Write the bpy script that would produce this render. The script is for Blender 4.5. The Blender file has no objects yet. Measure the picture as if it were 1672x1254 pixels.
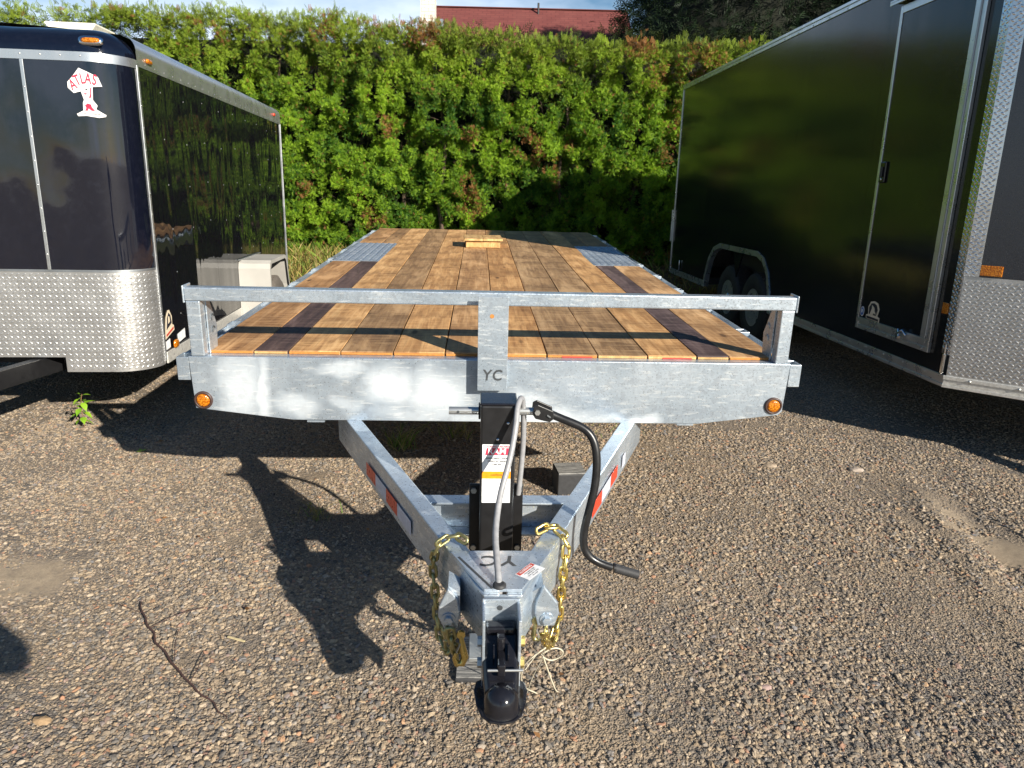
import bpy, bmesh, math, random
import numpy as np
from mathutils import Vector, Matrix, noise as mn
random.seed(7)
rng = np.random.default_rng(7)
PI = math.pi
sc = bpy.context.scene
C = sc.collection

# ------------------------------------------------------------------ camera, world, sun
def setup():
    F, PITCH, ROLL, H = 1190.3, 0.2581, 0.0245, 1.5
    cp, sp = math.cos(PITCH), math.sin(PITCH)
    c, s = math.cos(ROLL), math.sin(ROLL)
    R = Matrix(((c, -s, 0), (s, c, 0), (0, 0, 1))) @ Matrix(((1, 0, 0), (0, -sp, -cp), (0, cp, -sp)))
    cam = bpy.data.cameras.new('camera')
    o = bpy.data.objects.new('camera', cam); C.objects.link(o)
    X, Y, Z = Vector(R[0]), -Vector(R[1]), -Vector(R[2])
    M = Matrix((X, Y, Z)).transposed().to_4x4(); M.translation = (0, 0, H)
    o.matrix_world = M
    cam.sensor_width = 36; cam.lens = F / 1672 * 36
    cam.clip_start = .05; cam.clip_end = 2000
    sc.camera = o
setup()
SUN = Vector((-1.52, 1.82, -1.0)).normalized()
EL = math.asin(-SUN.z)
w = bpy.data.worlds.new("World"); sc.world = w; w.use_nodes = True
nt = w.node_tree; nt.nodes.clear()
wo = nt.nodes.new('ShaderNodeOutputWorld'); bg = nt.nodes.new('ShaderNodeBackground')
sky = nt.nodes.new('ShaderNodeTexSky'); sky.sky_type = 'NISHITA'; sky.sun_disc = False
sky.sun_elevation = EL; sky.sun_rotation = math.atan2(-SUN.x, -SUN.y)
sky.air_density = 1.0; sky.dust_density = .15; sky.ozone_density = 1.6
tc = nt.nodes.new('ShaderNodeTexCoord'); mp = nt.nodes.new('ShaderNodeMapping')
mp.inputs['Scale'].default_value = (1, 1, 3.0); mp.inputs['Location'].default_value = (.3, .1, .2)
cn = nt.nodes.new('ShaderNodeTexNoise'); cn.inputs['Scale'].default_value = 2.2; cn.inputs['Detail'].default_value = 7; cn.inputs['Roughness'].default_value = .55
cr = nt.nodes.new('ShaderNodeMapRange'); cr.inputs['From Min'].default_value = .44; cr.inputs['From Max'].default_value = .66; cr.inputs['To Max'].default_value = .9
mx = nt.nodes.new('ShaderNodeMix'); mx.data_type = 'RGBA'; mx.inputs[7].default_value = (11., 12.4, 14.6, 1)
L = nt.links.new
L(tc.outputs['Generated'], mp.inputs[0]); L(mp.outputs[0], cn.inputs['Vector']); L(cn.outputs[0], cr.inputs[0])
sxz = nt.nodes.new('ShaderNodeSeparateXYZ'); L(tc.outputs['Generated'], sxz.inputs[0])
lowm = nt.nodes.new('ShaderNodeMapRange'); lowm.interpolation_type = 'SMOOTHSTEP'; lowm.inputs['From Min'].default_value = .40; lowm.inputs['From Max'].default_value = .20; lowm.inputs['To Min'].default_value = .04; lowm.inputs['To Max'].default_value = 1.0; L(sxz.outputs[2], lowm.inputs[0])
mu = nt.nodes.new('ShaderNodeMath'); mu.operation = 'MULTIPLY'; L(cr.outputs[0], mu.inputs[0]); L(lowm.outputs[0], mu.inputs[1])
hs = nt.nodes.new('ShaderNodeHueSaturation'); hs.inputs['Saturation'].default_value = 1.3; L(sky.outputs[0], hs.inputs['Color'])
L(mu.outputs[0], mx.inputs[0]); L(hs.outputs[0], mx.inputs[6]); L(mx.outputs[2], bg.inputs[0])
bg.inputs[1].default_value = .052
L(bg.outputs[0], wo.inputs[0])
sl = bpy.data.lights.new('sun', 'SUN'); sl.energy = 5.0; sl.angle = math.radians(.53); sl.color = (1, .93, .81)
so = bpy.data.objects.new('sun', sl); C.objects.link(so); so.rotation_euler = SUN.to_track_quat('-Z', 'Y').to_euler(); so.location = (20, -20, 20)
vs = sc.view_settings; vs.view_transform = 'Standard'; vs.look = 'None'; vs.gamma = 1; vs.use_curve_mapping = False; vs.exposure = .9
sc.render.engine = 'CYCLES'

# ------------------------------------------------------------------ materials
MATS = {}
class NT:
    def __init__(s, name):
        s.m = bpy.data.materials.new(name); s.m.use_nodes = True; s.t = s.m.node_tree
        s.b = s.t.nodes['Principled BSDF']; s.out = s.t.nodes['Material Output']
        s.tc = s.t.nodes.new('ShaderNodeTexCoord')
    def n(s, ty, **kw):
        x = s.t.nodes.new('ShaderNode' + ty)
        for k, v in kw.items():
            if k in ('data_type', 'operation', 'blend_type', 'feature', 'wave_type', 'bands_direction', 'attribute_name', 'distance', 'interpolation_type', 'noise_dimensions'): setattr(x, k, v)
            else: x.inputs[k.replace('_', ' ')].default_value = v
        return x
    def l(s, a, b): s.t.links.new(a, b)
    def co(s, sx=1, sy=1, sz=1, loc=(0, 0, 0), src='Object'):
        m = s.n('Mapping'); m.inputs['Scale'].default_value = (sx, sy, sz); m.inputs['Location'].default_value = loc
        s.l(s.tc.outputs[src], m.inputs[0]); return m.outputs[0]
    def noise(s, co, scale, detail=4, rough=.55, dist=0):
        x = s.n('TexNoise', Scale=scale, Detail=detail, Roughness=rough, Distortion=dist); s.l(co, x.inputs['Vector']); return x.outputs[0]
    def vor(s, co, scale, feature='F1', rnd=1):
        x = s.n('TexVoronoi', feature=feature, Scale=scale, Randomness=rnd); s.l(co, x.inputs['Vector']); return x
    def ramp(s, f, stops, interp='LINEAR'):
        x = s.t.nodes.new('ShaderNodeValToRGB'); r = x.color_ramp; r.interpolation = interp
        while len(r.elements) < len(stops): r.elements.new(.5)
        for e, (p, c) in zip(r.elements, stops):
            e.position = p; e.color = (c, c, c, 1) if isinstance(c, (int, float)) else (*c, 1)
        s.l(f, x.inputs[0]); return x.outputs[0]
    def mr(s, f, a, b, c, d):
        x = s.n('MapRange'); 
        for i, v in enumerate((a, b, c, d)): x.inputs[i + 1].default_value = v
        s.l(f, x.inputs[0]); return x.outputs[0]
    def mix(s, f, a, b, mode='MIX'):
        x = s.n('Mix', data_type='RGBA', blend_type=mode)
        for sock, v in ((x.inputs[0], f), (x.inputs[6], a), (x.inputs[7], b)):
            if isinstance(v, (int, float)): sock.default_value = v if sock.type == 'VALUE' else (v, v, v, 1)
            elif isinstance(v, tuple): sock.default_value = (*v, 1)
            else: s.l(v, sock)
        return x.outputs[2]
    def math(s, op, a, b=None):
        x = s.n('Math', operation=op)
        for sock, v in ((x.inputs[0], a), (x.inputs[1], b)):
            if v is None: continue
            if isinstance(v, (int, float)): sock.default_value = v
            else: s.l(v, sock)
        return x.outputs[0]
    def bump(s, h, strength=.3, dist=.01, nrm=None):
        x = s.n('Bump', Strength=strength, Distance=dist); s.l(h, x.inputs['Height'])
        if nrm is not None: s.l(nrm, x.inputs['Normal'])
        s.l(x.outputs[0], s.b.inputs['Normal']); return x.outputs[0]
    def set(s, **kw):
        for k, v in kw.items():
            i = s.b.inputs[k.replace('_', ' ')]
            if isinstance(v, (int, float)): i.default_value = v
            elif isinstance(v, tuple): i.default_value = (*v, 1) if len(v) == 3 else v
            else: s.l(v, i)
        return s.m

def flat(name, col, rough=.5, metal=0, bumps=0, bscale=60, **kw):
    if name in MATS: return MATS[name]
    s = NT(name)
    n = s.noise(s.co(), bscale, 5)
    k = .06 if metal > .5 else .16
    if metal > .5: n = s.noise(s.co(), min(bscale, 9), 4)
    c = s.mix(s.mr(n, .3, .7, 0, 1), tuple(x * (1 - k) for x in col), tuple(min(1, x * (1 + k)) for x in col))
    s.set(Base_Color=c, Roughness=s.mr(n, .3, .7, max(0, rough - .07), rough + .07), Metallic=metal, **kw)
    if bumps: s.bump(n, bumps, .002)
    MATS[name] = s.m; return s.m

def galv(name, patches=None, base=.5, metal=.66, bright=1.0):
    s = NT(name); co = s.co()
    big = s.noise(co, 3.5, 5, .6); sp = s.vor(co, 55); st = s.noise(s.co(14, 14, 90), 1.0, 4, .6); st2 = s.noise(s.co(34, 34, 3), 1.0, 3, .6)
    fine = s.noise(co, 120, 3)
    col = s.ramp(big, [(.28, tuple(v * bright for v in (.35, .41, .48))), (.5, tuple(v * bright for v in (.47, .545, .62))), (.72, tuple(v * bright for v in (.61, .68, .75)))])  # zinc greys tinted blue, standing in for reflected sky
    sx_ = s.t.nodes.new('ShaderNodeSeparateColor'); s.l(sp.outputs['Color'], sx_.inputs[0]); col = s.mix(s.mr(sx_.outputs[0], .55, 1, .0, .35), col, (.34, .37, .41)); sc_n = s.noise(s.co(90, 90, 12), 1.0, 5, .7, 1.5); col = s.mix(s.mr(sc_n, .64, .70, 0, .5), col, (.82, .86, .88))
    col = s.mix(s.mr(st, .55, .64, 0, .6), col, (.80, .84, .86))
    col = s.mix(s.mr(st2, .58, .75, 0, .22), col, (.30, .33, .36))
    rough = s.mr(fine, .3, .7, .24, .42)
    met = metal
    if patches:
        acc = None
        wob = s.noise(co, 9, 4); wb2 = s.n('VectorMath', operation='SCALE'); 
        nn = s.n('TexNoise', Scale=7.0, Detail=5.0); s.l(co, nn.inputs['Vector']); s.l(nn.outputs['Color'], wb2.inputs[0]); wb2.inputs['Scale'].default_value = .12
        ad = s.n('VectorMath', operation='ADD'); s.l(co, ad.inputs[0]); s.l(wb2.outputs[0], ad.inputs[1])
        for (px, pz, rx, rz, amt) in patches:
            m = s.n('Mapping'); m.inputs['Scale'].default_value = (1 / rx, 0, 1 / rz); m.inputs['Location'].default_value = (-(px + .06) / rx, 0, -(pz + .06) / rz)
            s.l(ad.outputs[0], m.inputs[0]); ln = s.n('VectorMath', operation='LENGTH'); s.l(m.outputs[0], ln.inputs[0])
            v = s.mr(ln.outputs['Value'], 1.15, .45, 0, amt)
            acc = v if acc is None else s.math('MAXIMUM', acc, v)
        acc = s.math('MULTIPLY', acc, .7); col = s.mix(acc, col, (.62, .64, .65)); met = s.mix(acc, metal, .1); rough = s.mix(acc, rough, .62)
    s.set(Base_Color=col, Roughness=rough, Metallic=met)
    s.bump(s.mix(.5, st2, fine), .22, .003)
    MATS[name] = s.m; return s.m

def wood(name, tones, dark=0.0, seed=0., gscale=1.0):
    s = NT(name); oi = s.t.nodes.new('ShaderNodeObjectInfo')
    ad = s.n('VectorMath', operation='ADD'); cmb = s.n('CombineXYZ'); s.l(s.math('MULTIPLY', oi.outputs['Random'], 37.), cmb.inputs[1]); s.l(s.math('MULTIPLY', oi.outputs['Random'], 11.), cmb.inputs[2])
    s.l(s.tc.outputs['Object'], ad.inputs[0]); s.l(cmb.outputs[0], ad.inputs[1])
    def cm(a, b, c):
        m = s.n('Mapping'); m.inputs['Scale'].default_value = (a, b, c); m.inputs['Location'].default_value = (seed, seed * 3, 0); s.l(ad.outputs[0], m.inputs[0]); return m.outputs[0]
    g1 = s.noise(cm(38 * gscale, 1.6, 10), 1, 6, .6, .6); g2 = s.noise(cm(160 * gscale, 5, 10), 1, 4, .6)
    bl = s.noise(cm(5, 1.3, 3), 1, 5, .65, .5); saw = s.noise(cm(6, 130, 10), 1, 2, .5)
    # flame grain rings
    wv = s.n('TexWave', wave_type='RINGS', Scale=2.6, Distortion=4.0, Detail=3.0); wv.inputs['Detail Scale'].default_value = 1.5; s.l(cm(7, .32, 3), wv.inputs['Vector'])
    kn = s.vor(cm(5.5, 1.9, 1), 1)
    a, b, c = tones
    col = s.ramp(g1, [(.3, a), (.52, b), (.74, c)])
    col = s.mix(s.mr(wv.outputs['Fac'], .55, .95, 0, .5), col, tuple(v * .62 for v in a))
    col = s.mix(s.mr(g2, .52, .7, 0, .5), col, tuple(v * .55 for v in a))
    col = s.mix(s.mr(bl, .46, .7, 0, .62), col, tuple(v * .45 for v in a))
    col = s.mix(s.mr(bl, .46, .34, 0, .6), col, tuple(min(1, v * 1.25) for v in c))
    col = s.mix(s.mr(saw, .52, .62, 0, .4), col, tuple(v * 1.25 for v in c))
    crk = s.noise(cm(3.2, 42, 3), 1, 4, .7, .3); mk = s.noise(cm(3, .9, 2), 1, 3)
    col = s.mix(s.math('MULTIPLY', s.mr(crk, .63, .70, 0, .8), s.mr(mk, .5, .62, 0, 1)), col, tuple(v * .16 for v in a))
    col = s.mix(s.mr(kn.outputs['Distance'], .10, .045, 0, .85), col, tuple(v * .28 for v in a))
    col = s.mix(oi.outputs['Random'], col, s.mix(1.0, col, (.82, .74, .66), 'MULTIPLY'))
    s.set(Base_Color=col, Roughness=s.mr(g1, .3, .7, .55, .8))
    s.bump(s.mix(.5, s.mix(.5, g2, saw), g1), .35, .004)
    MATS[name] = s.m; return s.m

galv('galv'); galv('galv_dull', bright=.82, metal=.55)
galv('galv_beam', patches=[(-1.02, .70, .10, .16, .75), (-.93, .68, .035, .2, .8), (-.80, .64, .1, .06, .7), (-.62, .80, .12, .035, .7), (-.42, .72, .13, .09, .9), (-.24, .70, .16, .11, .95), (-.30, .61, .22, .05, .6), (-.1, .58, .1, .05, .6), (.22, .60, .22, .05, .9), (.12, .66, .12, .06, .6), (.62, .59, .08, .035, .85), (.42, .58, .1, .03, .6), (-.60, .66, .08, .03, .4)])
flat('alu', (.62, .64, .66), .3, .85); flat('alu_light', (.70, .68, .63), .42, .5); flat('alu_dark', (.34, .36, .38), .4, .8)
flat('tread', (.66, .67, .69), .20, .97, .15, 20); flat('tread_warm', (.56, .55, .535), .36, .8, .2, 20)
flat('white_vent', (.75, .70, .55), .5); flat('chrome', (.75, .76, .78), .12, 1.0)
flat('rubber', (.022, .021, .021), .75, 0, .3, 30); flat('tyre_worn', (.11, .095, .08), .85, 0, .3, 40)
flat('black_steel', (.012, .012, .013), .35, 0, .1, 30); flat('black_gloss', (.010, .010, .013), .16, 0, 0); flat('black_rough', (.03, .03, .032), .6, 0, .3, 50)
flat('under', (.02, .02, .02), .7); flat('bolt', (.55, .56, .55), .35, .8); flat('conduit', (.26, .26, .27), .42)
flat('gold', (.62, .47, .16), .28, .9, .1, 30); flat('gold_dark', (.36, .33, .16), .35, .85, .1, 30); flat('cord', (.55, .50, .38), .6)
flat('fender', (.38, .365, .335), .4, 0, 0, 2); flat('decal_white', (.78, .76, .74), .45); flat('decal_red', (.50, .03, .07), .45); flat('decal_black', (.02, .02, .03), .5)
flat('label_white', (.80, .80, .80), .4); flat('label_orange', (.80, .30, .01), .4); flat('label_grey', (.45, .45, .47), .5); flat('cream', (.70, .60, .44), .5)
flat('letter_dark', (.045, .05, .055), .5); flat('tape_red', (.62, .05, .02), .3); flat('tape_white', (.50, .52, .60), .4); flat('skin', (.45, .25, .18), .5)  # letter_dark stands in for shade inside cuts, holes and grooves
flat('cloth_dark', (.04, .045, .06), .85); flat('cloth_blue', (.05, .07, .14), .85); flat('hair', (.03, .02, .015), .7); flat('phone', (.01, .01, .012), .2)
flat('blue_sticker', (.05, .12, .35), .4); flat('white_wall', (.72, .72, .70), .7); flat('glass', (.02, .03, .04), .08); flat('bark', (.09, .06, .04), .9, 0, .6, 15)
flat('twig', (.07, .035, .028), .75, 0, .5, 40); flat('straw', (.55, .45, .25), .8); flat('end_orange', (.42, .17, .035), .8, 0, .4, 90)
flat('chip_red', (.45, .05, .03), .7)
def amber():
    s = NT('amber'); v = s.vor(s.co(), 140)
    s.set(Base_Color=s.mix(s.mr(v.outputs['Distance'], 0, .7, 0, 1), (.75, .30, .02), (.30, .07, .0)), Roughness=.15, Coat_Weight=.6)
    s.bump(v.outputs['Distance'], .5, .003); MATS['amber'] = s.m
amber()
def black_paint(name, base, rough, wob, wamt, coat=0, sx=1., sz=1., fine=0):
    s = NT(name); co = s.co(sx, sx, sz)
    n = s.noise(co, wob, 2, .4, .4); d = s.noise(s.co(), 30, 5, .7)
    s.set(Base_Color=s.mix(s.mr(d, .5, .75, 0, .5), base, tuple(v * 1.6 + .004 for v in base)), Roughness=s.mr(d, .45, .8, rough, rough + .08), Coat_Weight=coat, Coat_Roughness=.02)
    s.b.inputs['IOR'].default_value = 1.5 if 'satin' in name else 1.75
    x = s.n('Bump', Strength=wamt, Distance=.05); s.l(n, x.inputs['Height']); s.l(x.outputs[0], s.b.inputs['Normal'])
    if coat: s.l(x.outputs[0], s.b.inputs['Coat Normal'])
    MATS[name] = s.m
black_paint('black_wavy', (.006, .006, .008), .02, 2.4, .42, 0, 1., .30)
black_paint('black_front', (.004, .005, .011), .045, 2.2, .45, 0, 1., .5)
black_paint('black_satin', (.009, .010, .011), .14, 3.2, .05, 0, 1.0, .25)
black_paint('black_nose', (.010, .012, .020), .26, 2.2, .05)
for nm, t in (('wood_a', ((.35, .17, .060), (.54, .295, .115), (.70, .44, .20))), ('wood_b', ((.30, .15, .058), (.47, .265, .112), (.64, .41, .21))), ('wood_c', ((.21, .115, .05), (.33, .195, .09), (.46, .30, .155))), ('wood_d', ((.06, .036, .034), (.10, .064, .060), (.18, .125, .115))), ('wood_light', ((.50, .30, .11), (.66, .43, .18), (.74, .52, .25)))):
    wood(nm, t, seed=hash(nm) % 7 * 0 + len(nm) * .7)

# ------------------------------------------------------------------ mesh helpers
class MB:
    def __init__(s): s.v = []; s.f = []; s.sm = []
    def add(s, vs, fs, smooth=False):
        b = len(s.v); s.v += [tuple(v) for v in vs]; s.f += [tuple(b + i for i in f) for f in fs]; s.sm += [smooth] * len(fs); return s
    def box(s, x0, x1, y0, y1, z0, z1, m=None):
        vs = [(x, y, z) for z in (z0, z1) for y in (y0, y1) for x in (x0, x1)]
        if m is not None: vs = [m @ Vector(v) for v in vs]
        return s.add(vs, [(0, 2, 3, 1), (4, 5, 7, 6), (0, 1, 5, 4), (2, 6, 7, 3), (0, 4, 6, 2), (1, 3, 7, 5)])
    def prism(s, poly, a0, a1, axis='y', m=None):
        def P(p, a): return {'y': (p[0], a, p[1]), 'x': (a, p[0], p[1]), 'z': (p[0], p[1], a)}[axis]
        n = len(poly); vs = [Vector(P(p, a0)) for p in poly] + [Vector(P(p, a1)) for p in poly]
        if m is not None: vs = [m @ v for v in vs]
        return s.add(vs, [tuple(range(n)), tuple(range(2 * n - 1, n - 1, -1))] + [(i, i + n, (i + 1) % n + n, (i + 1) % n) for i in range(n)])
    def bar(s, p0, p1, wd, ht, up=(0, 0, 1)):
        p0, p1 = Vector(p0), Vector(p1); d = (p1 - p0).normalized(); r = d.cross(Vector(up)).normalized(); u = r.cross(d)
        vs = [p + r * (a * wd / 2) + u * (b * ht / 2) for p in (p0, p1) for b in (-1, 1) for a in (-1, 1)]
        return s.add(vs, [(0, 1, 3, 2), (4, 6, 7, 5), (0, 4, 5, 1), (2, 3, 7, 6), (0, 2, 6, 4), (1, 5, 7, 3)])
    def tube(s, pts, r, n=8, closed=False, cap=True, smooth=True):
        pts = [Vector(p) for p in pts]; k = len(pts); vs = []; prev = None
        for i, p in enumerate(pts):
            if closed: d = pts[(i + 1) % k] - pts[i - 1]
            else: d = pts[min(i + 1, k - 1)] - pts[max(i - 1, 0)]
            d.normalize()
            if prev is None:
                a = Vector((0, 0, 1)) if abs(d.z) < .9 else Vector((1, 0, 0)); u = d.cross(a).normalized()
            else: u = (prev - d * prev.dot(d)).normalized()
            prev = u; v2 = d.cross(u); rr = r[i] if isinstance(r, (list, tuple)) else r
            vs += [p + (u * math.cos(2 * PI * j / n) + v2 * math.sin(2 * PI * j / n)) * rr for j in range(n)]
        fs = [(i * n + j, i * n + (j + 1) % n, ((i + 1) % k) * n + (j + 1) % n, ((i + 1) % k) * n + j) for i in range(k if closed else k - 1) for j in range(n)]
        s.add(vs, fs, smooth)
        if cap and not closed: s.add(vs[:n], [tuple(range(n - 1, -1, -1))]); s.add(vs[-n:], [tuple(range(n))])
        return s
    def lathe(s, prof, c, axis='x', n=32, smooth=True):
        c = Vector(c); A = {'x': (Vector((1, 0, 0)), Vector((0, 1, 0)), Vector((0, 0, 1))), 'y': (Vector((0, 1, 0)), Vector((0, 0, 1)), Vector((1, 0, 0))), 'z': (Vector((0, 0, 1)), Vector((1, 0, 0)), Vector((0, 1, 0)))}
        a, u, v = A[axis] if isinstance(axis, str) else axis
        vs = [c + a * h + (u * math.cos(2 * PI * j / n) + v * math.sin(2 * PI * j / n)) * r for (r, h) in prof for j in range(n)]
        k = len(prof); fs = [(i * n + j, i * n + (j + 1) % n, (i + 1) * n + (j + 1) % n, (i + 1) * n + j) for i in range(k - 1) for j in range(n)]
        s.add(vs, fs, smooth)
        if prof[0][0] > 1e-4: s.add(vs[:n], [tuple(range(n - 1, -1, -1))])
        if prof[-1][0] > 1e-4: s.add(vs[-n:], [tuple(range(n))])
        return s
    def grid(s, fn, nu, nv, smooth=True):
        vs = [fn(i / nu, j / nv) for i in range(nu + 1) for j in range(nv + 1)]
        return s.add(vs, [(i * (nv + 1) + j, (i + 1) * (nv + 1) + j, (i + 1) * (nv + 1) + j + 1, i * (nv + 1) + j + 1) for i in range(nu) for j in range(nv)], smooth)
    def mesh(s, name, fix=True):
        me = bpy.data.meshes.new(name); me.from_pydata([tuple(v) for v in s.v], [], s.f)
        me.polygons.foreach_set('use_smooth', s.sm)
        if fix:
            bm = bmesh.new(); bm.from_mesh(me); bmesh.ops.recalc_face_normals(bm, faces=bm.faces); bm.to_mesh(me); bm.free()
        return me
    def build(s, name, mat, parent=None, bevel=0, kind=None, fix=True):
        me = s.mesh(name, fix); me.materials.append(MATS[mat] if isinstance(mat, str) else mat)
        return link(name, me, parent, bevel, kind)
def link(name, me, parent=None, bevel=0, kind=None):
    o = bpy.data.objects.new(name, me); C.objects.link(o)
    if parent is not None: o.parent = parent
    if bevel:
        b = o.modifiers.new('bevel', 'BEVEL'); b.width = bevel; b.segments = 2; b.limit_method = 'ANGLE'; b.angle_limit = math.radians(40)
    if kind: o['kind'] = kind
    return o
def tag(o, label=None, cat=None, group=None, kind=None):
    for k, v in (('label', label), ('category', cat), ('group', group), ('kind', kind)):
        if v: o[k] = v
    return o
def empty(name, loc=(0, 0, 0), rz=0, mat=None):
    o = bpy.data.objects.new(name, None); C.objects.link(o); o.empty_display_size = .1
    if mat is not None: o.matrix_world = mat
    else: o.location = loc; o.rotation_euler = (0, 0, rz)
    return o
def text(name, body, size, mat, parent, M, extrude=.0006, bold=0, squeeze=1, shear=0, sp=1):
    cu = bpy.data.curves.new(name, 'FONT'); cu.body = body; cu.size = size; cu.extrude = extrude; cu.align_x = 'CENTER'; cu.align_y = 'CENTER'; cu.offset = bold; cu.shear = shear; cu.space_character = sp; cu.resolution_u = 3
    t = bpy.data.objects.new(name + '_t', cu); C.objects.link(t); bpy.context.view_layer.update()
    me = bpy.data.meshes.new_from_object(t.evaluated_get(bpy.context.evaluated_depsgraph_get()))
    bpy.data.objects.remove(t); bpy.data.curves.remove(cu)
    me.transform(Matrix.Diagonal((squeeze, 1, 1, 1))); me.transform(M); me.name = name
    me.materials.clear(); me.materials.append(MATS[mat]); return link(name, me, parent)
def frameM(o, x, y, z=None):
    x = Vector(x).normalized(); y = Vector(y).normalized(); z = x.cross(y)
    M = Matrix((x, y, z)).transposed().to_4x4(); M.translation = o; return M
FRONT = lambda o: frameM(o, (1, 0, 0), (0, 0, 1))     # text facing -Y

def big_mesh(name, V, F, mat, tint=None, parent=None, kind=None):
    me = bpy.data.meshes.new(name); k = F.shape[1]
    me.vertices.add(len(V)); me.vertices.foreach_set('co', V.astype(np.float32).ravel())
    me.loops.add(F.size); me.loops.foreach_set('vertex_index', F.astype(np.int32).ravel())
    me.polygons.add(len(F)); me.polygons.foreach_set('loop_start', np.arange(0, F.size, k, dtype=np.int32)); me.polygons.foreach_set('loop_total', np.full(len(F), k, np.int32))
    me.update(calc_edges=True)
    if tint is not None:
        a = me.color_attributes.new('tint', 'FLOAT_COLOR', 'POINT'); t4 = np.ones((len(V), 4), np.float32); t4[:, :3] = tint; a.data.foreach_set('color', t4.ravel())
    me.materials.append(mat); return link(name, me, parent, 0, kind)

def fbm(x, y, z=0, s=1., o=4):
    return mn.fractal(Vector((x * s, y * s, z * s)), 1.0, 2.0, o)

# ------------------------------------------------------------------ ground
def sand_amount(x, y):
    '''0..1: how much bare packed sand shows through the gravel'''
    m = 0.
    for cx, cy, rx, ry, a in ((2.25, 2.95, .13, .75, .18), (2.9, 3.6, .15, .5, .2), (-1.9, 2.5, .3, .2, .5)):
        dx, dy = x - cx, y - cy; c, s_ = math.cos(a), math.sin(a); u, v = (dx * c + dy * s_) / rx, (-dx * s_ + dy * c) / ry
        m = max(m, 1.25 - math.hypot(u, v))
    return m + .45 * mn.noise(Vector((x * 2.2, y * 2.2, 4))) + .3 * mn.noise(Vector((x * 7, y * 7, 9))) - .32
def ground_h(x, y):
    t = min(1, max(0, (y - 8.5) / 4.5)); t = t * t * (3 - 2 * t)
    near = max(0, 1 - max(0, math.hypot(x, y - 4) - 9) / 6)
    rut = (2.2 - x + .25 * (y - 3.0)); r2 = math.exp(-(rut / .10) ** 2) * math.exp(-((y - 3.0) / .8) ** 2); r3 = math.exp(-((rut - .17) / .07) ** 2) * math.exp(-((y - 3.0) / .8) ** 2)
    return .30 * t + near * (.014 * fbm(x, y, 0, .7, 3) + .006 * fbm(x, y, 3, 3.1, 2)) - .022 * r2 + .018 * r3
def ground():
    s = NT('gravel_ground'); co = s.co()
    v1 = s.vor(co, 62); v2 = s.vor(co, 150); big = s.noise(co, .8, 5, .6); n = s.noise(co, 300, 3)
    stone = s.ramp(v1.outputs['Color'], [(.12, (.07, .068, .07)), (.35, (.16, .135, .11)), (.55, (.24, .185, .13)), (.75, (.14, .13, .125)), (.95, (.30, .22, .14))])
    stone2 = s.ramp(v2.outputs['Color'], [(.15, (.10, .09, .08)), (.5, (.27, .205, .14)), (.85, (.34, .26, .175))])
    col = s.mix(s.mr(big, .38, .62, .15, .85), stone, stone2)
    sand = s.noise(s.co(1.0, 1.0, 1, (3.1, 5.7, 0)), .55, 5, .6)
    col = s.mix(s.mr(sand, .50, .66, 0, .75), col, s.ramp(n, [(.3, (.26, .19, .12)), (.7, (.38, .285, .185))]))
    ba = s.n('Attribute'); ba.attribute_name = 'bare'; col = s.mix(s.math('MULTIPLY', s.mr(s.noise(co, 14, 6, .75), .35, .6, .25, .95), ba.outputs['Fac']), col, s.ramp(s.noise(co, 220, 4, .7), [(.3, (.33, .25, .165)), (.5, (.45, .35, .24)), (.7, (.56, .45, .32))]))
    # litter and grass towards the hedge
    sx = s.t.nodes.new('ShaderNodeSeparateXYZ'); s.l(s.tc.outputs['Object'], sx.inputs[0])
    far = s.mr(s.math('ADD', sx.outputs[1], s.math('MULTIPLY', big, 3.)), 11.2, 12.6, 0, 1)
    lit = s.ramp(s.noise(co, 25, 5), [(.35, (.05, .028, .015)), (.6, (.15, .08, .035)), (.75, (.10, .10, .03))])
    col = s.mix(far, col, lit)
    s.set(Base_Color=col, Roughness=.9)
    bh = s.mix(ba.outputs['Fac'], s.mix(.45, v1.outputs['Distance'], v2.outputs['Distance']), s.mix(.6, s.noise(co, 60, 6, .75), s.noise(co, 260, 4, .8))); s.bump(bh, 1.0, .010)
    m = MB(); xs = [-400, -100, -40, -25] + [-16 + 1. * i for i in range(12)] + [-4 + .06 * i for i in range(142)] + [5 + i for i in range(12)] + [25, 40, 100, 400]; ys = [-400, -100, -30, -12] + [-8 + i for i in range(9)] + [1.2 + .06 * i for i in range(97)] + [7.5 + .5 * i for i in range(18)] + [18, 24, 40, 100, 500]
    vs = [(x, y, ground_h(x, y)) for x in xs for y in ys]; ny = len(ys)
    m.add(vs, [(i * ny + j, (i + 1) * ny + j, (i + 1) * ny + j + 1, i * ny + j + 1) for i in range(len(xs) - 1) for j in range(ny - 1)], True)
    o = m.build('ground', s.m, fix=False); at = o.data.color_attributes.new('bare', 'FLOAT_COLOR', 'POINT')
    at.data.foreach_set('color', [q for v in vs for q in ((max(0, min(1, sand_amount(v[0], v[1]) * 2.2)) if abs(v[0]) < 6 and 1 < v[1] < 8 else 0,) * 3 + (1,))]); o['kind'] = 'structure'; o['label'] = 'grey and tan gravel yard'
ground()

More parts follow.
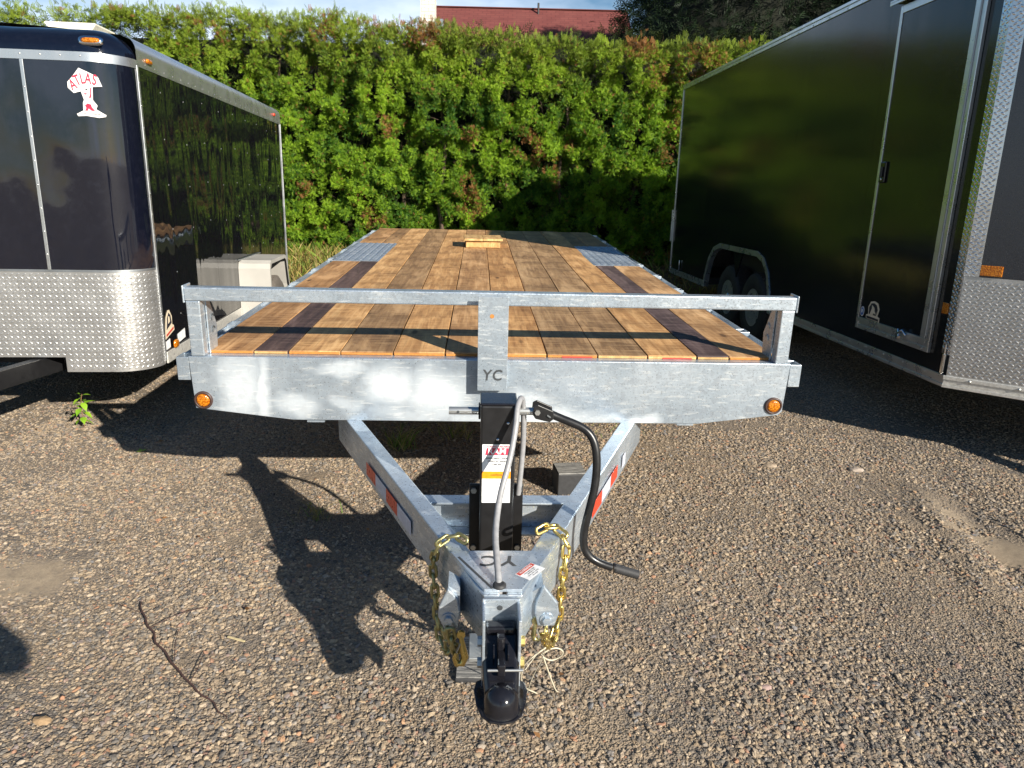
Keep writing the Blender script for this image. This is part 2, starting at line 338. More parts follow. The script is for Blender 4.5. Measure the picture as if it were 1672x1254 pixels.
def stone_mat():
    s = NT('stone'); oi = s.t.nodes.new('ShaderNodeObjectInfo')
    col = s.ramp(oi.outputs['Random'], [(0, (.08, .073, .068)), (.15, (.20, .175, .145)), (.3, (.33, .24, .15)), (.45, (.145, .13, .115)), (.6, (.42, .325, .215)), (.72, (.25, .19, .135)), (.86, (.46, .365, .26)), (.93, (.19, .185, .185)), (.985, (.36, .19, .11)), (1, (.46, .30, .17))])
    n = s.noise(s.co(), 3, 4)
    s.set(Base_Color=s.mix(s.mr(n, .3, .7, .0, .5), col, s.mix(1.0, col, (.6, .6, .62), 'MULTIPLY')), Roughness=.85); return s.m
def gravel_nodes(name, mat, density, smin, smax, seed, mask_scale, mlo, mhi):
    g = bpy.data.node_groups.new(name, 'GeometryNodeTree')
    g.interface.new_socket('Geometry', in_out='INPUT', socket_type='NodeSocketGeometry'); g.interface.new_socket('Geometry', in_out='OUTPUT', socket_type='NodeSocketGeometry')
    N = g.nodes.new; l = g.links.new
    gi = N('NodeGroupInput'); go = N('NodeGroupOutput')
    dp = N('GeometryNodeDistributePointsOnFaces'); dp.inputs['Seed'].default_value = seed
    nz = N('ShaderNodeTexNoise'); nz.inputs['Scale'].default_value = mask_scale; nz.inputs['Detail'].default_value = 4
    mr = N('ShaderNodeMapRange'); mr.inputs['From Min'].default_value = mlo; mr.inputs['From Max'].default_value = mhi; mr.inputs['To Min'].default_value = (.03 if 'coarse' in name else .15) * density; mr.inputs['To Max'].default_value = density
    pos = N('GeometryNodeInputPosition'); l(pos.outputs[0], nz.inputs['Vector']); l(nz.outputs[0], mr.inputs[0]); l(mr.outputs[0], dp.inputs['Density'])
    l(gi.outputs[0], dp.inputs['Mesh'])
    jn = N('GeometryNodeGeometryToInstance')
    for k in range(5):
        ico = N('GeometryNodeMeshIcoSphere'); ico.inputs['Radius'].default_value = 1; ico.inputs['Subdivisions'].default_value = 2 
        p = N('GeometryNodeInputPosition'); va = N('ShaderNodeVectorMath'); va.operation = 'ADD'; va.inputs[1].default_value = (k * 7.3, k * 3.1, k * 5.7)
        tn = N('ShaderNodeTexVoronoi'); tn.inputs['Scale'].default_value = .9
        sp = N('GeometryNodeSetPosition'); sub = N('ShaderNodeVectorMath'); sub.operation = 'SUBTRACT'; sub.inputs[1].default_value = (.5, .5, .5)
        sc_ = N('ShaderNodeVectorMath'); sc_.operation = 'SCALE'; sc_.inputs['Scale'].default_value = .75
        l(p.outputs[0], va.inputs[0]); l(va.outputs[0], tn.inputs['Vector']); l(tn.outputs['Color'], sub.inputs[0]); l(sub.outputs[0], sc_.inputs[0])
        l(ico.outputs[0], sp.inputs[0]); l(sc_.outputs[0], sp.inputs['Offset'])
        sm = N('GeometryNodeSetMaterial'); sm.inputs['Material'].default_value = mat; l(sp.outputs[0], sm.inputs[0])
        l(sm.outputs[0], jn.inputs[0])
    io = N('GeometryNodeInstanceOnPoints'); io.inputs['Pick Instance'].default_value = True
    l(dp.outputs[0], io.inputs['Points']); l(jn.outputs[0], io.inputs['Instance'])
    rr = N('FunctionNodeRandomValue'); rr.data_type = 'FLOAT_VECTOR'; rr.inputs[1].default_value = (.5, .5, 6.28); rr.inputs[0].default_value = (-.5, -.5, 0)
    rs = N('FunctionNodeRandomValue'); rs.data_type = 'FLOAT'; rs.inputs[2].default_value = smin ** .4; rs.inputs[3].default_value = smax ** .4; rs.inputs['Seed'].default_value = 5
    pw = N('ShaderNodeMath'); pw.operation = 'POWER'; pw.inputs[1].default_value = 2.5; l(rs.outputs[1], pw.inputs[0])
    rs2 = N('FunctionNodeRandomValue'); rs2.data_type = 'FLOAT_VECTOR'; rs2.inputs[0].default_value = (.8, .55, .3); rs2.inputs[1].default_value = (1.25, .95, .6); rs2.inputs['Seed'].default_value = 9
    ms = N('ShaderNodeVectorMath'); ms.operation = 'SCALE'; l(rs2.outputs[0], ms.inputs[0]); l(pw.outputs[0], ms.inputs['Scale'])
    l(rr.outputs[0], io.inputs['Rotation']); l(ms.outputs[0], io.inputs['Scale'])
    l(io.outputs[0], go.inputs[0]); return g
sm_ = stone_mat()
def gravel(name, x0, x1, y0, y1, dens, smin, smax, seed, lab, ms=1.3, lo=.3, hi=.6):
    m = MB(); q = .08; nx, ny = int((x1 - x0) / q), int((y1 - y0) / q)
    m.grid(lambda u, v: (x0 + u * (x1 - x0), y0 + v * (y1 - y0), ground_h(x0 + u * (x1 - x0), y0 + v * (y1 - y0)) + .0005), nx, ny)
    keep = [f for f in m.f if rng.random() > min(.75, 1.3 * (.25 + sand_amount(m.v[f[0]][0], m.v[f[0]][1])))]; m.f = keep; m.sm = [True] * len(keep)
    o = m.build(name, sm_, fix=False); md = o.modifiers.new('gravel', 'NODES'); md.node_group = gravel_nodes(name, sm_, dens, smin, smax, seed, ms, lo, hi)
    tag(o, lab, 'gravel', kind='stuff')
gravel('gravel', -3.0, 3.6, 1.3, 4.0, 9500, .0018, .0065, 1, 'loose fine grey and tan gravel in the foreground', 1.1, .30, .55)
gravel('coarse_gravel', -3.0, 3.6, 1.3, 4.6, 6400, .0045, .0120, 3, 'patches of coarser grey stones lying over the fine gravel', 1.5, .40, .62)
gravel('gravel', -5, 4.5, 4.0, 9.0, 4200, .0035, .0105, 2, 'loose gravel beneath and beside the trailers', 1.1, .35, .6)

# ------------------------------------------------------------------ foliage helpers
def frond_template(seg=4):
    """a flat scale-leaf spray: midrib with side branchlets, every one a kite; length 1 along +Y"""
    V = []; F = []
    def kite(p, d, ln, wd, zz):
        d = np.array(d) / np.linalg.norm(d); q = np.array((-d[1], d[0], 0)); p = np.array(p); b = len(V)
        V.extend([p, p + d * ln * .55 + q * wd, p + d * ln + np.array((0, 0, zz)), p + d * ln * .55 - q * wd]); F.append((b, b + 1, b + 2, b + 3))
    kite((0, 0, 0), (0, 1, 0), 1.0, .05, -.12)
    for i in range(seg):
        t = .16 + .62 * i / (seg - 1); ln = .52 * (1 - .55 * t)
        for sg in (-1, 1): kite((0, t, -.1 * t * t), (sg * .8, .75, 0), ln, .075, -.06)
    return np.array(V), np.array(F)
FT = frond_template(4); FT3 = frond_template(3)
def rot_to(d, spin, tilt=None):
    """matrices whose +Y is d, spun about it"""
    d = d / np.linalg.norm(d, axis=1, keepdims=True); a = np.tile(np.array([0, 0, 1.]), (len(d), 1)); a[np.abs(d[:, 2]) > .95] = (1, 0, 0)
    x = np.cross(d, a); x /= np.linalg.norm(x, axis=1, keepdims=True); z = np.cross(x, d)
    c, s_ = np.cos(spin)[:, None], np.sin(spin)[:, None]; x2 = x * c + z * s_; z2 = -x * s_ + z * c
    return np.stack([x2, d, z2], axis=2)
def place(T, P, R, S):
    V, F = T; n = len(P)
    W = np.einsum('nij,vj->nvi', R, V) * S[:, None, None] + P[:, None, :]
    FF = F[None] + (np.arange(n) * len(V))[:, None, None]
    return W.reshape(-1, 3), FF.reshape(-1, F.shape[1])
def leaf_mat(name, trans=.25, inst=False):
    s = NT(name); a = s.n('Attribute'); a.attribute_name = 'tint'
    if inst: a.attribute_type = 'INSTANCER'
    s.set(Base_Color=a.outputs['Color'], Roughness=.5)
    s.b.inputs['Specular IOR Level'].default_value = .12 if 'dark' in name else .35
    t = s.t.nodes.new('ShaderNodeBsdfTranslucent'); s.l(s.mix(1.0, a.outputs['Color'], (1.0, 1.15, .5), 'MULTIPLY'), t.inputs[0])
    mxs = s.t.nodes.new('ShaderNodeMixShader'); mxs.inputs[0].default_value = trans
    s.l(s.b.outputs[0], mxs.inputs[1]); s.l(t.outputs[0], mxs.inputs[2]); s.l(mxs.outputs[0], s.out.inputs[0]); MATS[name] = s.m
leaf_mat('leaf', .3, True); leaf_mat('leaf_dark', .05, True); leaf_mat('grass', .25); leaf_mat('weed_leaf', .35)
def feather(seg=5, sub=True):
    '''a cedar spray: midrib, drooping side branchlets, narrow scale-leaf fingers'''
    V = []; F = []
    def kite(p, d, ln, wd, zz=-.03):
        d = np.array(d, float); d /= np.linalg.norm(d); q = np.array((-d[1], d[0], .15)); p = np.array(p, float); b = len(V)
        V.extend([p, p + d * ln * .5 + q * wd, p + d * ln + np.array((0, 0, zz)), p + d * ln * .5 - q * wd]); F.append((b, b + 1, b + 2, b + 3)); return p, d
    kite((0, 0, 0), (0, 1, 0), 1.0, .026, -.12)
    for i in range(seg):
        t = .10 + .74 * i / (seg - 1); ln = .50 * (1 - .6 * t)
        for sg in (-1, 1):
            p, d = kite((0, t, -.1 * t * t), (sg * .85, .8, 0), ln, .030, -.06)
            if sub:
                for u in (.35, .68): kite(p + d * ln * u, (sg * .25, 1, 0), ln * .42, .024, -.03); 
                kite(p + d * ln * .45, (sg * 1, .12, 0), ln * .36, .024, -.03)
    return np.array(V), np.array(F)
TEMPL = {}
def scatter_instances(name, P, R, S, tint, mat, parent, tmpl):
    '''points carrying rotation, size and leaf colour; a node tree puts one spray on each'''
    if tmpl not in TEMPL:
        V, F = feather(5, True) if tmpl == 'fine' else feather(4, False)
        me = bpy.data.meshes.new('spray'); me.from_pydata([tuple(v) for v in V], [], [tuple(int(i) for i in f) for f in F]); TEMPL[tmpl] = bpy.data.objects.new('spray', me)
    ob = TEMPL[tmpl]
    if not len(ob.data.materials): ob.data.materials.append(MATS[mat])
    me = bpy.data.meshes.new(name); me.vertices.add(len(P)); me.vertices.foreach_set('co', P.astype(np.float32).ravel())
    e = np.stack([np.arctan2(R[:, 2, 1], R[:, 2, 2]), -np.arcsin(np.clip(R[:, 2, 0], -1, 1)), np.arctan2(R[:, 1, 0], R[:, 0, 0])], 1)
    a = me.attributes.new('rot', 'FLOAT_VECTOR', 'POINT'); a.data.foreach_set('vector', e.astype(np.float32).ravel())
    a = me.attributes.new('size', 'FLOAT', 'POINT'); a.data.foreach_set('value', S.astype(np.float32))
    a = me.attributes.new('tint', 'FLOAT_VECTOR', 'POINT'); a.data.foreach_set('vector', tint.astype(np.float32).ravel())
    o = link(name, me, parent, 0, 'stuff'); g = bpy.data.node_groups.new(name, 'GeometryNodeTree')
    g.interface.new_socket('Geometry', in_out='INPUT', socket_type='NodeSocketGeometry'); g.interface.new_socket('Geometry', in_out='OUTPUT', socket_type='NodeSocketGeometry')
    N = g.nodes.new; l = g.links.new; gi = N('NodeGroupInput'); go = N('NodeGroupOutput'); io = N('GeometryNodeInstanceOnPoints'); oi = N('GeometryNodeObjectInfo'); oi.inputs['Object'].default_value = ob; oi.transform_space = 'ORIGINAL'
    sm = N('GeometryNodeSetMaterial'); sm.inputs['Material'].default_value = MATS[mat]; l(oi.outputs['Geometry'], sm.inputs[0])
    for nm, ty, sock in (('rot', 'FLOAT_VECTOR', 'Rotation'), ('size', 'FLOAT', 'Scale')):
        na = N('GeometryNodeInputNamedAttribute'); na.data_type = ty; na.inputs['Name'].default_value = nm; l(na.outputs[0], io.inputs[sock])
    l(gi.outputs[0], io.inputs['Points']); l(sm.outputs[0], io.inputs['Instance']); l(io.outputs[0], go.inputs[0])
    md = o.modifiers.new('sprays', 'NODES'); md.node_group = g; return o
def vnoise(P, s, o=3, off=0): return np.array([mn.fractal(Vector((p[0] * s + off, p[1] * s, p[2] * s)), 1.0, 2.0, o) for p in P])

# ------------------------------------------------------------------ cedar hedge
HY = 13.0
def hedge():
    root = tag(empty('cedar_hedge', (-2, HY + .6, .3)), 'tall clipped green cedar hedge with brown dead patches behind the trailers', 'hedge')
    off = np.array(root.location)
    def top(x):
        b = np.interp(x, [-14, -4, -2.3, -.6, .8, 1.8, 4, 12], [4.25, 4.20, 4.13, 3.97, 3.86, 3.88, 3.87, 3.87])
        return float(b) + .09 * mn.noise(Vector((x * 1.1, 3, 0))) + .06 * mn.noise(Vector((x * 3.3, 8, 0)))
    clumps = []
    def addc(n, x0, x1, rs):
        for _ in range(n):
            x = rng.uniform(x0, x1); z = rng.uniform(.35, 1) ** 1.0; zt = top(x); zz = .22 + (zt - .29) * rng.uniform(0, 1) ** 1.08
            dep = .26 * mn.noise(Vector((x * .7, zz * .5, 1.7))) + .22 * mn.noise(Vector((x * 1.9, zz * 1.2, 5.))) + .36 * mn.noise(Vector((x * 4.5, zz * 3.4, 9.))) + .20 * mn.noise(Vector((x * 9, zz * 8, 2.)))
            if mn.noise(Vector((x * 3.6, zz * 2.8, 22.))) > .23 and rng.random() < .93: continue
            clumps.append((x, HY + .1 - dep * 1.1 + rng.uniform(-.05, .22), zz, rng.uniform(*rs)))
    addc(17000, -6.2, 5.2, (.03, .085)); addc(900, -14, -6.2, (.14, .26)); addc(500, 5.2, 12, (.14, .26))
    for _ in range(420):      # the top surface
        x = rng.uniform(-7, 6); clumps.append((x, HY + rng.uniform(.0, 1.0), top(x) - rng.uniform(0, .12), rng.uniform(.10, .19)))
    for _ in range(160):
        x = rng.uniform(-14, -6); clumps.append((x, HY + rng.uniform(.0, .8), top(x) - rng.uniform(0, .2), rng.uniform(.18, .3)))
    C_ = np.array(clumps); NV = 24
    cen = np.repeat(C_[:, :3], NV, 0); rad = np.repeat(C_[:, 3], NV)
    d = rng.normal(size=(len(cen), 3)); d[:, 1] = -np.abs(d[:, 1]) * 1.1; d[:, 2] += .35; d /= np.linalg.norm(d, axis=1, keepdims=True)
    P = cen + d * (rad * rng.uniform(.1, 1.0, len(rad)))[:, None]
    g = d * .7 + rng.normal(size=d.shape) * .6 + np.array([0, -.2, .22])
    R = rot_to(g, rng.uniform(0, 2 * PI, len(P))); S = rng.uniform(.036, .080, len(P)) * np.where(np.abs(P[:, 0] + .5) > 6, 1.9, 1)
    keep = ~((np.abs(P[:, 0] + .5) > 6) & (rng.random(len(P)) < .45)); P, R, S, d, cen2 = P[keep], R[keep], S[keep], d[keep], cen[keep]
    # leaders poking out of the top
    n2 = 2600; x = rng.uniform(-7, 6, n2); k = rng.random(n2) ** 2
    cl = np.array([mn.noise(Vector((v * 4.2, 0, 2))) for v in x]); P2 = np.stack([x, HY + rng.uniform(-.1, .9, n2), np.array([top(v) for v in x]) + k * np.clip(.06 + cl * .32, .02, .30)], 1)
    g2 = rng.normal(size=P2.shape) * .4 + np.array([0, 0, 1.]); R2 = rot_to(g2, rng.uniform(0, 6.28, n2)); S2 = rng.uniform(.06, .13, n2)
    P = np.concatenate([P, P2]); R = np.concatenate([R, R2]); S = np.concatenate([S, S2]); cen2 = np.concatenate([cen2, P2])
    # inherent leaf colours: clump by clump
    b1 = vnoise(cen2, 1.6, 3, 3); b2 = rng.normal(size=len(P)) * .30; sh = np.clip(.5 + b1 * .8 + b2, 0, 1)[:, None]
    col = np.array([.045, .135, .014]) * (1 - sh) + np.array([.31, .48, .028]) * sh
    warm = np.clip((cen2[:, 2] - 3.0) / 1.6 + rng.normal(size=len(P)) * .2, 0, .5)[:, None]; col = col * (1 - warm) + np.array([.26, .27, .04]) * warm
    br = vnoise(cen2, 1.1, 2, 41); bm_ = ((br > .60) & (rng.random(len(P)) < .55)) | (rng.random(len(P)) < .025)
    for (bx, bz, brr, pr) in ((2.0, 3.95, .30, .85), (2.35, 3.4, .22, .5), (2.9, 2.8, .35, .4), (-1.55, 3.9, .2, .7), (2.6, 2.2, .2, .5), (-3.2, 4.0, .25, .35), (.9, 2.3, .12, .5), (3.0, 3.6, .4, .45), (-.8, 2.4, .15, .5)):
        bm_ |= (np.hypot(P[:, 0] - bx, P[:, 2] - bz) < brr * rng.uniform(.5, 1.3, len(P))) & (rng.random(len(P)) < pr)
    brown = np.array([.36, .17, .06]) * rng.uniform(.55, 1.15, (len(P), 1)); col = np.where(bm_[:, None], brown, col)
    scatter_instances('foliage', P - off, R, S, col, 'leaf', root, 'fine')
    # inner sprays, coloured darker to put shade into the gaps
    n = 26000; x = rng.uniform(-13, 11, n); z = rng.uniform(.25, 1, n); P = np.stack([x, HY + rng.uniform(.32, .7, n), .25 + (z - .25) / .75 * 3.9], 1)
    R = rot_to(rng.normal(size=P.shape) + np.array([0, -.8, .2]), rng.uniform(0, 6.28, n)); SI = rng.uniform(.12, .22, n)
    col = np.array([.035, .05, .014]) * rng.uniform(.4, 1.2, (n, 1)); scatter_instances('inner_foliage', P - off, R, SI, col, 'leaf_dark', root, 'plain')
    m = MB(); m.grid(lambda u, v: (-13.5 + 25 * u - off[0], HY + .85 - off[1] + .05 * math.sin(u * 90), .1 + v * 3.8 - off[2]), 50, 4); 
    s = NT('shade_core'); s.set(Base_Color=s.ramp(s.noise(s.co(3, 3, 1), 4, 5), [(.3, (.004, .006, .003)), (.7, (.012, .014, .006))]), Roughness=1.); MATS['shade_core'] = s.m
    mm = MB().box(-13.5 - off[0], 11.5 - off[0], .85, 1.15, -.2, 3.75); mm.build('shade_core', 'shade_core', root)  # near-black slab behind the sprays, stands in for shade inside the hedge
    # trunks, each its own
    for i in range(30):
        x = -9 + i * .55 + rng.uniform(-.12, .12); y = HY + rng.uniform(.3, .5); h = rng.uniform(2.4, 3.9); pts = []
        for k in range(8): t = k / 7; pts.append((x + .07 * math.sin(k * 1.7 + i) - off[0], y + .06 * math.cos(k * 2.1 + i) - off[1], t * h - .1))
        MB().tube(pts, [.045 * (1 - .75 * k / 7) + .006 for k in range(8)], 6).build('trunk', 'bark', root)
    m = MB()
    for _ in range(420):
        x = rng.uniform(-6, 5); z = rng.uniform(.4, 4.0); p = Vector((x - off[0], HY + .35 - off[1], z - off[2])); pts = [p]
        dd = Vector((rng.normal() * .5, -1, rng.uniform(0, .9))).normalized()
        for k in range(3): p = p + dd * rng.uniform(.07, .15); dd = (dd + Vector(rng.normal(size=3)) * .25).normalized(); pts.append(p)
        m.tube(pts, [.007, .005, .003, .0015], 4, cap=False)
    m.build('bare_twigs', 'bark', root, kind='stuff', fix=False)
hedge()

# ------------------------------------------------------------------ dark conifers beyond the hedge
def conifer(x, y, h, r, label, n, seed, zlow=.5):
    rg = np.random.default_rng(seed); root = tag(empty('conifer', (x, y, .3)), label, 'tree', 'dark conifers beyond the hedge')
    pts = [(.1 * math.sin(k), .1 * math.cos(k * 1.3), h * .95 * k / 9) for k in range(10)]
    MB().tube(pts, [.26 * (1 - k / 10) + .03 for k in range(10)], 8).build('trunk', 'bark', root)
    nb = 210; P = []; D = []; m = MB()
    for b in range(nb):
        t = rg.uniform(0, 1) ** .8; z = zlow + (h - zlow) * t; ln = r * (1 - t) ** .55 * rg.uniform(.75, 1.15) + .25; a = rg.uniform(0, 2 * PI)
        dv = np.array([math.cos(a), math.sin(a), rg.uniform(-.25, .15)]); m.tube([Vector((0, 0, z)), Vector(dv * ln * .5) + Vector((0, 0, z)), Vector(dv * ln * .95) + Vector((0, 0, z - .05 * ln))], [.05, .03, .01], 4, cap=False)
        k = int(n / nb); s_ = rg.uniform(.15, 1, k) ** .6; side = rg.normal(size=(k, 3)) * np.array([.30, .30, .18]) * (1.15 - s_[:, None] * .6) * max(1, ln * .45)
        p = dv * (ln * s_)[:, None] + side * 1.3; p[:, 2] += z - .1 * s_ * ln; P.append(p); D.append(np.tile(dv, (k, 1)) + rg.normal(size=(k, 3)) * .5)
    k = n // 2; zz = zlow + (h - zlow) * rg.uniform(0, 1, k) ** 1.3; aa = rg.uniform(0, 2 * PI, k); rad = np.interp(zz, [zlow, h * .35, h * .62, h * .92], [r * .76, r * .78, r * .62, .15]) * rg.uniform(.95, 1.2, k)
    dd = np.stack([np.cos(aa), np.sin(aa), np.zeros(k)], 1); p = dd * rad[:, None]; p[:, 2] = zz; P.append(p); D.append(dd + rg.normal(size=dd.shape) * .7)
    P = np.concatenate(P); D = np.concatenate(D); R = rot_to(D, rg.uniform(0, 6.28, len(P))); SC = rg.uniform(.20, .42, len(P))
    MB().lathe([(r * .74, zlow), (r * .76, h * .35), (r * .6, h * .62), (.1, h * .92)], (0, 0, 0), 'z', 14).build('inner_mass', 'shade_core', root)  # near-black cone inside, stands for the shaded depth of the crown
    col = np.array([.013, .025, .011]) * rg.uniform(.5, 1.5, (len(P), 1)); m.build('limbs', 'bark', root, kind='stuff', fix=False)  # crown colour darkened to stand in for shade on the trees
    scatter_instances('crown', P, R, SC, col, 'leaf_dark', root, 'plain')
conifer(6.3, 20.5, 9.6, 5.0, 'large dark conifer right of the red roof, its tips against the sky', 30000, 3)
conifer(10.2, 18.0, 10.5, 4.6, 'dark conifer behind the roof of the tall black trailer', 22000, 4)
conifer(13.5, 15.2, 11.0, 4.3, 'unseen conifer added at the far right to shade the other conifers', 18000, 5)  # out of view; added to cast shade on the first conifer

# ------------------------------------------------------------------ house
def house():
    root = tag(empty('house', (-.3, 27, .3)), 'white house with dark red shingle roof and pale brick chimney behind hedge', 'house')
    s = NT('shingle'); b = s.t.nodes.new('ShaderNodeTexBrick'); b.inputs['Scale'].default_value = 1; b.inputs['Brick Width'].default_value = .3; b.inputs['Row Height'].default_value = .14; b.inputs['Mortar Size'].default_value = .012
    b.inputs['Color1'].default_value = (.13, .030, .026, 1); b.inputs['Color2'].default_value = (.165, .042, .035, 1); b.inputs['Mortar'].default_value = (.095, .022, .02, 1)
    m0 = s.co(1, 1, 1); sx = s.t.nodes.new('ShaderNodeSeparateXYZ'); cb = s.t.nodes.new('ShaderNodeCombineXYZ'); s.l(m0, sx.inputs[0]); s.l(sx.outputs[0], cb.inputs[0]); s.l(sx.outputs[1], cb.inputs[1]); s.l(cb.outputs[0], b.inputs['Vector'])
    s.set(Base_Color=s.mix(s.mr(s.noise(s.co(), 2, 5), .4, .7, 0, .4), b.outputs[0], (.19, .058, .048)), Roughness=.85); s.bump(b.outputs['Fac'], -.4, .02)
    # ridge z 7.05 at y 28 world, slopes to eaves; local origin (-.3,27,.3)
    m = MB(); x0, x1, yr, ye = -2.75, 4.05, 1.2, -3.4; zr, ze = 7.42, 4.3
    m.add([(x0, ye, ze), (x1 + .0, ye, ze), (x1, yr, zr), (x0, yr, zr)], [(0, 1, 2, 3)]).add([(x0, yr * 2 - ye, ze), (x1, yr * 2 - ye, ze), (x1, yr, zr), (x0, yr, zr)], [(0, 1, 2, 3)])
    m.add([(x0, ye, ze - .15), (x1, ye, ze - .15), (x1, yr, zr - .15), (x0, yr, zr - .15)], [(0, 1, 2, 3)])
    MATS['shingle'] = s.m; rf = m.build('roof', 'shingle', root)
    MB().box(x0, x1, yr - .08, yr + .08, zr + .002, zr + .03).build('ridge_cap', 'shingle', rf)
    MB().tube([(.9, yr - .3, zr - .3), (.9, yr - .3, zr + .14)], .035, 8).build('vent_pipe', 'black_rough', rf)
    m = MB().prism([(ye + .4, 0), (yr * 2 - ye - .4, 0), (yr * 2 - ye - .4, ze + .1), (yr, zr - .2), (ye + .4, ze + .1)], x0 + .3, x1 - .3, 'x'); m.build('wall', 'white_wall', root)
    for wx in (-2.2, 0, 2.2):
        MB().box(wx - .5, wx + .5, ye + .34, ye + .398, 1.3, 2.6).build('window', 'glass', root)
    s = NT('white_brick'); b = s.t.nodes.new('ShaderNodeTexBrick'); b.inputs['Scale'].default_value = 1; b.inputs['Brick Width'].default_value = .22; b.inputs['Row Height'].default_value = .10; b.inputs['Mortar Size'].default_value = .008
    b.inputs['Color1'].default_value = (.62, .58, .50, 1); b.inputs['Color2'].default_value = (.74, .70, .62, 1); b.inputs['Mortar'].default_value = (.34, .30, .26, 1)
    m0 = s.co(1, 1, 1); sx = s.t.nodes.new('ShaderNodeSeparateXYZ'); cb = s.t.nodes.new('ShaderNodeCombineXYZ'); s.l(m0, sx.inputs[0]); s.l(s.math('ADD', sx.outputs[0], sx.outputs[1]), cb.inputs[0]); s.l(sx.outputs[2], cb.inputs[1]); s.l(cb.outputs[0], b.inputs['Vector'])
    s.set(Base_Color=b.outputs[0], Roughness=.8); s.bump(b.outputs['Fac'], -.5, .01); MATS['white_brick'] = s.m
    MB().box(-2.86, -2.42, -1.9, -1.35, 4, 8.3).build('chimney', 'white_brick', rf)
    MB().box(-2.42, -2.15, -1.9, -1.6, 5.8, 6.4).build('flashing', 'alu_dark', rf)
house()

# ------------------------------------------------------------------ wheels, lugs
def wheel(name, parent, c, R_, wd, rimr, tyre='rubber', out=-1, rim='alu'):
    """axis along local x; out = side the rim faces"""
    w_ = bpy.data.objects.new(name, None); C.objects.link(w_); w_.parent = parent; w_.location = c; h = wd / 2
    pr = [(rimr, -h * .85), (rimr + .03, -h), (R_ - .035, -h), (R_ - .008, -h * .8), (R_, -h * .45), (R_, h * .45), (R_ - .008, h * .8), (R_ - .035, h), (rimr + .03, h), (rimr, h * .85)]
    m = MB().lathe(pr, (0, 0, 0), 'x', 40)
    for k in range(44):
        a = 2 * PI * k / 44
        for xx in (-.6, -.2, .2, .6):
            M = Matrix.Rotation(a + xx * .1, 4, 'X') @ Matrix.Translation((xx * h, 0, R_)); m.box(-h * .14, h * .14, -.013, .013, -.008, .005, M)
    t = m.build('tyre', tyre, w_)
    o = out; pr = [(rimr + .004, o * h * .9), (rimr - .012, o * h * .86), (rimr - .02, o * h * .4), (rimr * .72, o * h * .25), (rimr * .55, o * h * .55), (rimr * .3, o * h * .62), (.05, o * h * .6), (.05, o * h * .95), (.03, o * h * 1.05), (.0001, o * h * 1.07)]
    r = MB().lathe(pr, (0, 0, 0), 'x', 40)
    for k in range(5):
        a = 2 * PI * k / 5; r.lathe([(.011, o * h * .55), (.011, o * h * .78), (.0001, o * h * .8)], (0, .058 * math.cos(a) * 1.25, .058 * math.sin(a) * 1.25), 'x', 8)
    rr = r.build('rim', rim, w_)
    q = MB()
    for k in range(8):
        a = 2 * PI * k / 8; q.lathe([(.016, o * h * .30), (.016, o * h * .365)], (0, rimr * .76 * math.cos(a), rimr * .76 * math.sin(a)), 'x', 8)
    q.build('rim_openings', 'under', w_, kind='stuff')
def lugs(mapf, s0, s1, z0, z1, pitch=.034, ln=.027, wd=.0075, ht=.0030, skip=None):
    m = MB(); row = 0; z = z0 + pitch * .3
    while z < z1 - .008:
        s_ = s0 + pitch * (.35 + .5 * (row % 2)); k = 0
        while s_ < s1 - .008:
            if not (skip and skip(s_, z)):
                p, n, ts = mapf(s_, z); p = Vector(p); n = Vector(n).normalized(); ts = Vector(ts).normalized(); tz = n.cross(ts)
                if tz.z < 0: tz = -tz
                sg = 1 if row % 2 else -1; a = (ts + tz * sg * .75).normalized(); b = n.cross(a)
                vs = [p - a * ln / 2, p - a * ln * .2 + b * wd / 2, p + a * ln * .2 + b * wd / 2, p + a * ln / 2, p + a * ln * .2 - b * wd / 2, p - a * ln * .2 - b * wd / 2, p - a * ln * .22 + n * ht, p + a * ln * .22 + n * ht]
                m.add(vs, [(0, 1, 6), (1, 2, 7, 6), (2, 3, 7), (3, 4, 7), (4, 5, 6, 7), (5, 0, 6)], True)
            s_ += pitch
        row += 1; z += pitch / 2
    return m

